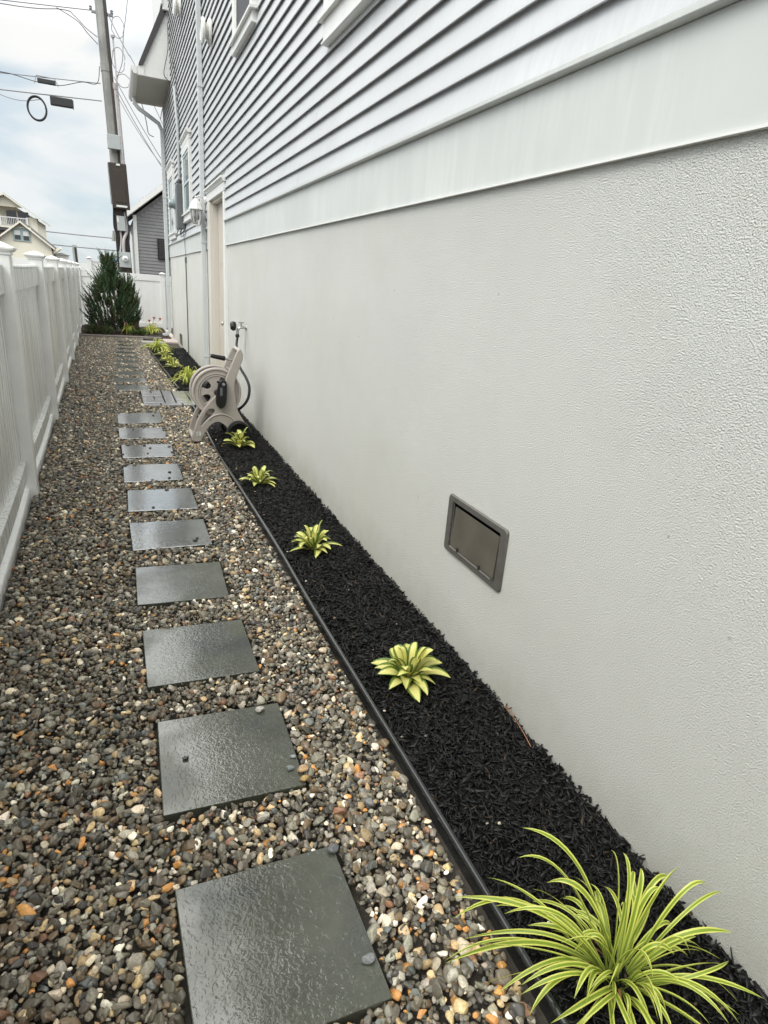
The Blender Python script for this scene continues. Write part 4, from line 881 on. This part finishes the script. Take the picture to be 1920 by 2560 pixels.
for i in range(len(posts)-1):
    a, b = posts[i]+.128, posts[i+1]-.001
    obj('top_rail', seg([(-.11, 1.40), (-.05, 1.40), (-.05, 1.56), (-.045, 1.575), (-.06, 1.59), (-.11, 1.59)], a, b, .008), m_vinylf, F, bevel=.003)
    # tongue-and-groove boards in one sheet with V grooves
    pr = G(); npl = 14; yb = a
    for q_ in range(npl):
        y0, y1 = a+(b-a)*q_/npl, a+(b-a)*(q_+1)/npl
        for (u0, u1, d0, d1) in ((0, .04, .003, 0), (.04, .96, 0, 0), (.96, 1, 0, .003)):
            ya, yb2 = y0+(y1-y0)*u0, y0+(y1-y0)*u1
            pr.add([(fence_x(ya)-.080-d0, ya, .2), (fence_x(yb2)-.080-d1, yb2, .2), (fence_x(yb2)-.080-d1, yb2, 1.42), (fence_x(ya)-.080-d0, ya, 1.42)], [(0, 1, 2, 3)])
            pr.add([(fence_x(ya)-.10, ya, .2), (fence_x(yb2)-.10, yb2, .2), (fence_x(yb2)-.10, yb2, 1.42), (fence_x(ya)-.10, ya, 1.42)], [(3, 2, 1, 0)])
    obj('fence_panel', pr, m_vinylf, F)
    sg = random.uniform(.012, .03)
    obj('bottom_rail', seg([(-.11, .10), (-.062, .10), (-.062, .235), (-.046, .24), (-.046, .258), (-.07, .262), (-.11, .262)], a, b, sg, .004), m_vinylf, F, bevel=.002)
    obj('base_board', seg([(-.10, -.05), (-.045, -.05), (-.045, .040), (-.05, .052), (-.07, .056), (-.10, .056)], a, b, sg*.6, .008), m_vinylp, F, bevel=.002)
B = thing('vinyl_fence', 'clean white vinyl fence closing the path behind the evergreen shrub', 'fence', (.3, 21, 0))
for x in (-1.02, 1.29, 3.7):
    p = obj('post', G().box(x, x+.127, 21.0, 21.127, -.05, 1.55), m_vinylb, B, bevel=.004); obj('post_cap', cap(G(), x+.0635, 21.0635, 1.551), m_vinylb, p, bevel=.002)
for a, b in ((-.892, 1.289), (1.418, 3.699)):
    obj('top_rail', G().box(a, b, 21.03, 21.09, 1.37, 1.545), m_vinylb, B, bevel=.004)
    g = G(); n = 12
    for i in range(n): x0 = a+(b-a)*i/n; x1 = a+(b-a)*(i+1)/n; g.box(x0+.001, x1-.001, 21.05, 21.07, .16, 1.368)
    obj('fence_panel', g, m_vinylb, B)
    obj('bottom_rail', G().box(a, b, 21.02, 21.10, .03, .155), m_vinylb, B, bevel=.004)
D = thing('vinyl_fence', 'stepped white fence seen above the back fence, left of the utility pole', 'fence', (-1, 30, 0))
for x, h in ((-3.9, 1.80), (-.98, 1.95), (.28, 1.9)):
    p = obj('post', G().box(x, x+.16, 30, 30.16, -.05, h), m_vinylb, D); obj('post_cap', cap(G(), x+.08, 30.08, h+.001, .1), m_vinylb, p)
g = G().box(-3.73, -.985, 30.05, 30.1, 0, 1.78); obj('fence_panel', g, m_vinylb, D)
g = G().box(-.815, .275, 30.05, 30.1, 0, 1.86); g.box(-.815, .275, 30.03, 30.12, 1.861, 1.91); obj('fence_panel', g, m_vinylb, D)

# ------------------------------------------------------------ background things
t = thing('patio_umbrella', 'blue canvas patio umbrella half hidden by the utility pole', 'umbrella', (.75, 33, 0))
obj('canopy', G().lathe([(1.15, 0), (1.16, -.05), (1.15, .0), (.6, .17), (.05, .34), (.01, .36)], (.75, 33, 1.93), 'z', 8), m_blue, t)
obj('pole', G().tube([(.75, 33, 0), (.75, 33, 2.3)], .03, 8), m_trim, t)
t = thing('deck_railing', 'white deck railing beneath the blue umbrella', 'railing', (.2, 31, 0))
obj('top_rail', G().box(-.45, 1.2, 31, 31.1, 1.84, 1.93), m_vinylb, t)
obj('dark_screen', G().box(-.4, 1.15, 31.06, 31.08, 1.3, 1.839), m_cab, t)
for x in (-.45, -.1, .25, .6): obj('post', G().box(x, x+.08, 30.98, 31.059, 1.0, 1.839), m_vinylb, t)
t = thing('brown_post', 'tall narrow brown post standing behind the fence corner', 'post', (-1.1, 24, 0))
obj('post_frame', G().prism([(-1.0, 0), (-1.11, 0), (-1.20, 2.26), (-1.06, 2.27)], 'y', 24, 24.10), m_cabl, t)
obj('post_face', G().prism([(-1.005, .1), (-1.05, .1), (-1.135, 2.2), (-1.07, 2.2)], 'y', 23.985, 23.999), m_brown, t)

# utility pole with its gear
U = thing('utility_pole', 'leaning grey utility pole with meter boxes and a brown cabinet', 'utility pole', (.42, 23, 0))
def px_(z): return .42-.0345*z
obj('shaft', G().tube([(px_(z)-.0, 23, z) for z in (-.1, 3, 6, 9, 12)], [.155, .15, .145, .14, .13], 14), m_pole, U, smooth=50)
obj('band', G().tube([(px_(7.02), 23, 7.02), (px_(7.22), 23, 7.22)], .155, 14), m_pole, U, smooth=40)
g = G().tube([(px_(z)+.125, 22.9, z) for z in (4.6, 7, 9, 12)], .045, 8); obj('cable_guard', g, m_brown, U, smooth=50)
g = G().tube([(px_(z)+.19, 22.86, z) for z in (4.6, 6.6)], .04, 8); g.tube([(px_(6.6)+.19, 22.86, 6.6), (px_(6.75)+.19, 22.84, 6.75)], .055, 8); obj('conduit', g, m_cond, U, smooth=50)
g = G().tube([(px_(z)+.26, 22.9, z) for z in (4.6, 6, 7.9)], .022, 7); g.lathe([(.05, -.03), (.06, .03), (.02, .07)], (px_(7.9)+.26, 22.88, 7.9), 'z', 10); obj('conduit', g, m_cond, U, smooth=50)
obj('junction_box', G().box(.07, .44, 22.66, 22.82, 5.0, 5.38), m_cabl, U, bevel=.01)
bc = obj('brown_cabinet', G().prism([(.10, 3.38), (.60, 3.38), (.555, 4.62), (.055, 4.62)], 'y', 22.55, 22.82), m_brown, U, bevel=.012)
obj('door_panel', G().prism([(.20, 3.55), (.52, 3.55), (.48, 4.45), (.16, 4.45)], 'y', 22.538, 22.5495), m_brown, bc, bevel=.006)
obj('nameplate', G().box(.21, .52, 22.53, 22.537, 3.42, 3.475), m_label, bc); obj('nameplate', G().box(.27, .38, 22.53, 22.537, 4.55, 4.60), m_label, bc)
obj('side_channel', G().prism([(.06, 3.5), (.10, 3.5), (.055, 4.62), (.03, 4.62)], 'y', 22.70, 22.83), m_cabl, U)
lb = obj('disconnect_box', G().prism([(.20, 2.76), (.44, 2.76), (.425, 3.18), (.19, 3.18)], 'y', 22.64, 22.82), m_cabl, U, bevel=.008)
obj('nameplate', G().box(.205, .25, 22.634, 22.6395, 3.0, 3.14), m_label, lb)
mb = obj('meter_box', G().box(.19, .53, 22.62, 22.83, 1.70, 2.15), m_cab, U, bevel=.01)
mb.data.materials[0] = m_cabl
obj('meter_glass', G().lathe([(.085, 0), (.09, -.03), (.08, -.07), (.05, -.09), (.003, -.092)], (.37, 22.62, 1.95), 'y', 18), m_label, mb, smooth=50)
obj('meter_dial', G().box(.33, .41, 22.51, 22.526, 1.94, 1.965), m_cab, mb)
obj('backboard', G().prism([(.14, 1.55), (.56, 1.55), (.50, 3.4), (.11, 3.4)], 'y', 22.835, 22.85), m_brown, U)
g = G().tube(spline([(.28, 22.75, 2.76), (.29, 22.75, 2.5), (.24, 22.75, 2.15)]), .028, 8); g.tube(spline([(.45, 22.74, 3.3), (.47, 22.72, 2.8), (.36, 22.70, 2.5), (.34, 22.72, 2.15)]), .045, 9)
obj('conduit', g, m_cond, U, smooth=60)
g = G(); rs = random.Random(4)
for k in range(5):
    o_ = rs.uniform(-.02, .02); g.tube(spline([(.44+o_, 22.7, 3.4), (.50+o_, 22.66, 3.15+o_), (.55+o_*2, 22.66, 2.8), (.52+o_, 22.7, 2.5), (.46+o_, 22.75, 2.16)]), .014, 6)
g.tube(spline([(.12, 22.8, 3.4), (.10, 22.8, 2.9), (.16, 22.78, 2.6), (.20, 22.78, 2.0)]), .02, 6)
obj('loose_cable', g, m_wire, U, smooth=60)
obj('moss_patch', G().tube([(.08, 22.85, 2.75), (.06, 22.85, 2.45)], [.03, .06], 7), m_pole, U)
g = G().box(-.12, .45, 22.97, 23.03, 8.40, 8.46)
for x in (-.13, .42): g.lathe([(.03, 0), (.045, .03), (.03, .05), (.045, .08), (.02, .11)], (x, 23, 8.46), 'z', 8)
obj('cross_arm', g, m_wireg, U)

def cable(pts, r, lab, m_=None, name='overhead_cable'):
    return tag(obj(name, G().tube(spline(pts, 8), r, 5), m_ or m_wireg), lab, 'cable', 'overhead cables around the utility pole')
def sagc(a, b, s, n=5): return [tuple(np.array(a)*(1-t)+np.array(b)*t-np.array([0, 0, 4*s*t*(1-t)])) for t in np.linspace(0, 1, n)]
cable(sagc((-14, 22, 7.6), (-.13, 23, 8.45), .25), .014, 'topmost cable running left from the utility pole')
cable([(-8, 22.5, 7.9), (-2.4, 22.9, 8.12), (-.87, 23, 8.32), (-.57, 23, 8.24), (-.28, 22.9, 7.97), (.0, 22.85, 7.80)], .014, 'cable that bends down steeply into the pole')
cable([(-1.0, 22.95, 8.32), (-.5, 22.9, 8.10), (-.25, 22.88, 7.85), (.0, 22.84, 7.62)], .010, 'short slack lead below the bending cable', m_wire)
cable(sagc((-14, 22.5, 6.0), (.0, 22.9, 6.68), .12), .013, 'cable carrying the small dark splice case')
cable([(-2.9, 22.8, 6.5), (-2.3, 22.8, 6.50), (-1.7, 22.8, 6.42), (-1.1, 22.8, 6.42), (-.5, 22.85, 6.62), (-.1, 22.87, 6.66), (.0, 22.87, 7.1)], .010, 'looping lead slung under the splice case cable', m_wire)
cable(sagc((-14, 22.5, 5.7), (.0, 22.9, 6.24), .10), .016, 'lowest cable on the left, carrying the coil and the large case')
cable([(-2.62, 22.8, 6.5), (-2.9, 22.75, 6.15), (-2.6, 22.75, 5.95), (-2.1, 22.75, 5.88), (-1.6, 22.8, 6.0)], .009, 'wide thin loop of cable at the left picture edge')
cable(sagc((.3, 22.9, 8.45), (.95, 22.5, 7.2), .05)+[(1.7, 21.5, 5.4)], .014, 'cable dropping right from the pole top behind the eave')
cable([(1.1, 22.4, 11.0), (.86, 22.6, 8.89), (.69, 22.7, 7.94), (.62, 22.75, 7.3), (.45, 22.8, 6.9)], .011, 'steep thin wire coming from above the picture')
cable(sagc((.37, 22.85, 6.9), (1.75, 22.2, 4.55), .06), .013, 'upper of the service drops running right to the roof')
cable(sagc((.37, 22.85, 6.7), (1.65, 22.4, 4.55), .08), .013, 'middle service drop running right from the pole')
cable(sagc((.36, 22.85, 6.55), (1.55, 22.5, 4.75), .10), .010, 'lowest service drop running right from the pole')
cable([(.95, 21.9, 6.4), (1.05, 21.5, 6.0), (1.12, 21.3, 5.6), (1.16, 21.2, 5.3), (1.28, 21, 5.2)], .012, 'dark wires hanging beyond the far downspout', m_wire)
for i, (cx_, cz_, rx, rz, lb) in enumerate(((.52, 7.35, .17, .30, 'large loose loop of cable right of the pole'), (.62, 6.85, .17, .16, 'small loose loop of cable below the large one'), (.55, 8.15, .16, .25, 'ragged loop of wire near the pole top'))):
    P = [(cx_+rx*math.cos(2*math.pi*k/18)*(1+.08*math.sin(k*2.1)), 22.8+.01*k, cz_+rz*math.sin(2*math.pi*k/18)) for k in range(19)]
    cable(P, .010, lb)
t = thing('splice_case', 'small black splice case hanging on the middle cable', 'splice case', (-1.4, 22.8, 6.45), 'black cases hanging on the overhead cables')
obj('case', G().box(-1.64, -1.18, 22.72, 22.84, 6.40, 6.51), m_wire, t, bevel=.015)
g = G().tube([(-1.72, 22.78, 6.38), (-1.66, 22.78, 6.57), (-1.2, 22.78, 6.56), (-1.12, 22.78, 6.38)], .012, 6); obj('hanger', g, m_wireg, t)
t = thing('splice_case', 'larger rectangular black splice case near the pole on the lowest cable', 'splice case', (-1.05, 22.8, 6.0), 'black cases hanging on the overhead cables')
obj('case', G().box(-1.36, -.78, 22.70, 22.86, 5.90, 6.12), m_wire, t, bevel=.02)
obj('end_cap', G().box(-.7795, -.76, 22.72, 22.84, 5.88, 6.10), m_cab, t)
P = [(-1.72+.235*math.cos(2*math.pi*k/32), 22.72+.003*k, 5.76+.29*math.sin(2*math.pi*k/32)) for k in range(66)]
tag(obj('cable_coil', G().tube(P, .024, 6), m_wire, smooth=60), 'black coil of spare cable hanging left of the large case', 'cable coil')
tag(obj('overhead_cable', G().tube(sagc((-40, 130, 5.6), (30, 130, 5.0), .4), .10, 5), m_wireg), 'faint distant power line low over the far roofs', 'cable', 'overhead cables around the utility pole')
tag(obj('overhead_cable', G().tube(sagc((-40, 130, 7.6), (30, 130, 7.2), .5), .10, 5), m_wireg), 'faint distant power line, the upper of two', 'cable', 'overhead cables around the utility pole')

# grey neighbour house
Hn = thing('neighbour_house', 'dark grey vinyl sided house with white rake trim behind the back fence', 'house', (2, 28, 0))
def rake(x): return 3.50+(x-.80)*.81
g = G().prism([(.82, -.05), (.82, 3.5), (3.5, 5.65), (6.2, 3.5), (6.2, -.05)], 'y', 26.06, 32)
obj('wall', g, m_nb, Hn)
g = G(); z = .0
while z < 5.4:
    z1 = z+.112; lo = .84 if z1 < 3.45 else .84+(z1-3.45)/.81+.02; hi = 6.16 if z1 < 3.45 else 6.16-(z1-3.45)/.81-.02
    if hi-lo > .1: g.prism([(26.06, z), (26.035, z), (26.052, z1), (26.06, z1)], 'x', lo, hi)
    if z1 < 3.45: g.prism([(.82, z), (.795, z), (.812, z1), (.82, z1)], 'y', 26.1, 31.9)
    z = z1
obj('lap_siding', g, m_nb, Hn)
g = G().box(.76, .88, 26.0, 26.034, -.05, 3.5); g.box(.76, .794, 26.0341, 26.15, -.05, 3.5); obj('corner_trim', g, m_vinylb, Hn)
obj('corner_trim', G().box(.76, .82, 31.85, 32, -.05, 3.5), m_vinylb, Hn)
rf = obj('roof', G().prism([(.45, 3.40), (.45, 3.52), (3.5, 5.98), (6.55, 3.52), (6.55, 3.40), (3.5, 5.86)], 'y', 25.75, 32.2), m_shingle, Hn)
g = G().prism([(.43, 3.30), (.43, 3.50), (3.5, 5.97), (3.5, 5.77)], 'y', 25.70, 25.749); obj('fascia', g, m_vinylb, rf)
obj('soffit', G().prism([(.46, 3.30), (.46, 3.39), (3.5, 5.84), (3.5, 5.75)], 'y', 25.75, 26.02), m_soffit, rf)
g = G().box(1.55, 1.95, 25.99, 26.03, 2.08, 2.80); sh = obj('shutter', g, m_black, Hn)
g = G()
for k in range(11): g.prism([(25.99, 2.12+k*.06), (25.975, 2.12+k*.06), (25.99, 2.165+k*.06)], 'x', 1.59, 1.91)
obj('louvre', g, m_black, sh)
g = G().tube([(.66, 25.9, 0), (.66, 25.9, 2.8), (.58, 25.9, 3.0), (.50, 25.85, 3.2)], .035, 8); obj('downspout', g, m_vinylb, Hn, smooth=50)

# cream house far left
Hy = thing('cream_house', 'cream coloured house with steep gable and upper balcony beyond the left fence', 'house', (-10, 92, 0))
def yz(z, s): return 1.6+(z-1.6)*s
ap = (-9.72, 6.15); el, er = (-13.4, 3.2), (-6.45, 3.52)
obj('wall', G().prism([(-13.2, 0), (-13.2, 3.3), (ap[0], ap[1]-.12), (-6.75, 3.72), (-6.75, 0)], 'y', 90, 97), m_yel, Hy)
r1 = obj('roof', G().prism([(-13.6, 3.05), (ap[0], ap[1]), (-6.4, 3.48), (-6.4, 3.36), (ap[0], ap[1]-.13), (-13.6, 2.93)], 'y', 89.5, 99), m_shingle, Hy)
g = G().prism([(-13.65, 3.03), (ap[0], ap[1]+.02), (-6.35, 3.47), (-6.35, 3.29), (ap[0], ap[1]-.19), (-13.65, 2.82)], 'y', 89.35, 89.49); obj('rake_board', g, m_creamtrim, r1)
wn_ = obj('window', G().box(-10.62, -8.85, 89.9, 89.99, 3.98, 5.35), m_teal, Hy)
g = G().box(-10.45, -9.85, 89.86, 89.899, 4.15, 4.62); g.box(-9.55, -8.98, 89.86, 89.899, 4.12, 4.58); obj('pane', g, m_glass, wn_)
g = G().box(-10.45, -9.85, 89.86, 89.899, 4.63, 5.1); g.box(-9.55, -8.98, 89.86, 89.899, 4.59, 5.08); obj('shade', g, m_vinylb, wn_)
obj('trim_board', G().box(-10.75, -8.7, 89.88, 89.995, 5.40, 5.52), m_creamtrim, Hy)
g = G().prism([(-20, 0), (-20, 5.0), (-16.6, 7.1), (-12.3, 8.95), (-8.85, 7.0), (-8.85, 0)], 'y', 102, 112); obj('upper_wall', g, m_yel, Hy)
obj('side_wall', G().box(-9.9, -8.86, 100.2, 101.99, 0, 7.2), m_yel, Hy)
g = G().prism([(-15.2, 8.25), (-12.3, 9.45), (-10.2, 8.25)], 'y', 100, 100.3); obj('gable_panel', g, m_yel, Hy)
r2 = obj('roof', G().prism([(-17.2, 7.2), (-12.3, 9.75), (-8.2, 6.98), (-8.2, 6.8), (-12.3, 9.55), (-17.2, 7.0)], 'y', 99.3, 112), m_creamtrim, Hy)
obj('shingles', G().prism([(-17.2, 7.21), (-12.3, 9.77), (-8.2, 7.0), (-8.2, 7.06), (-12.3, 9.85), (-17.2, 7.3)], 'y', 99.6, 112), m_cabl, r2)
dw = obj('balcony_door', G().box(-12.5, -9.95, 101.9, 101.99, 6.3, 7.9), m_glass, Hy); obj('door_frame', G().box(-11.35, -11.2, 101.86, 101.899, 6.3, 7.9), m_creamtrim, dw)
bl = obj('balcony', G().box(-15, -9.9, 100, 101.99, 5.75, 5.95), m_creamtrim, Hy)
g = G().box(-15, -9.95, 100, 100.08, 6.95, 7.05); 
for k in range(26): g.box(-15+k*.2, -14.95+k*.2, 100.02, 100.06, 5.96, 6.94)
for x in (-13.2, -10.1): g.box(x, x+.2, 99.97, 100.15, 5.96, 7.15)
obj('railing', g, m_vinylb, bl)
obj('lower_roof', G().prism([(-20, 5.2), (-10.5, 5.74), (-10.5, 5.5), (-20, 4.9)], 'y', 99, 101.9), m_shingle, Hy)
obj('side_porch', G().prism([(-6.7, 3.2), (-5.9, 3.75), (-5.75, 3.55), (-6.5, 2.95)], 'y', 91, 93), m_creamtrim, Hy)
Hw = thing('white_house', 'small white house corner beyond the capped fence posts', 'house', (-7, 95, 0))
obj('wall', G().box(-6.6, -5.2, 93.5, 96, 0, 2.9), m_vinylb, Hw); obj('roof', G().prism([(-6.9, 2.9), (-5.9, 3.15), (-5.0, 2.9)], 'y', 93.2, 96.2), m_cabl, Hw)
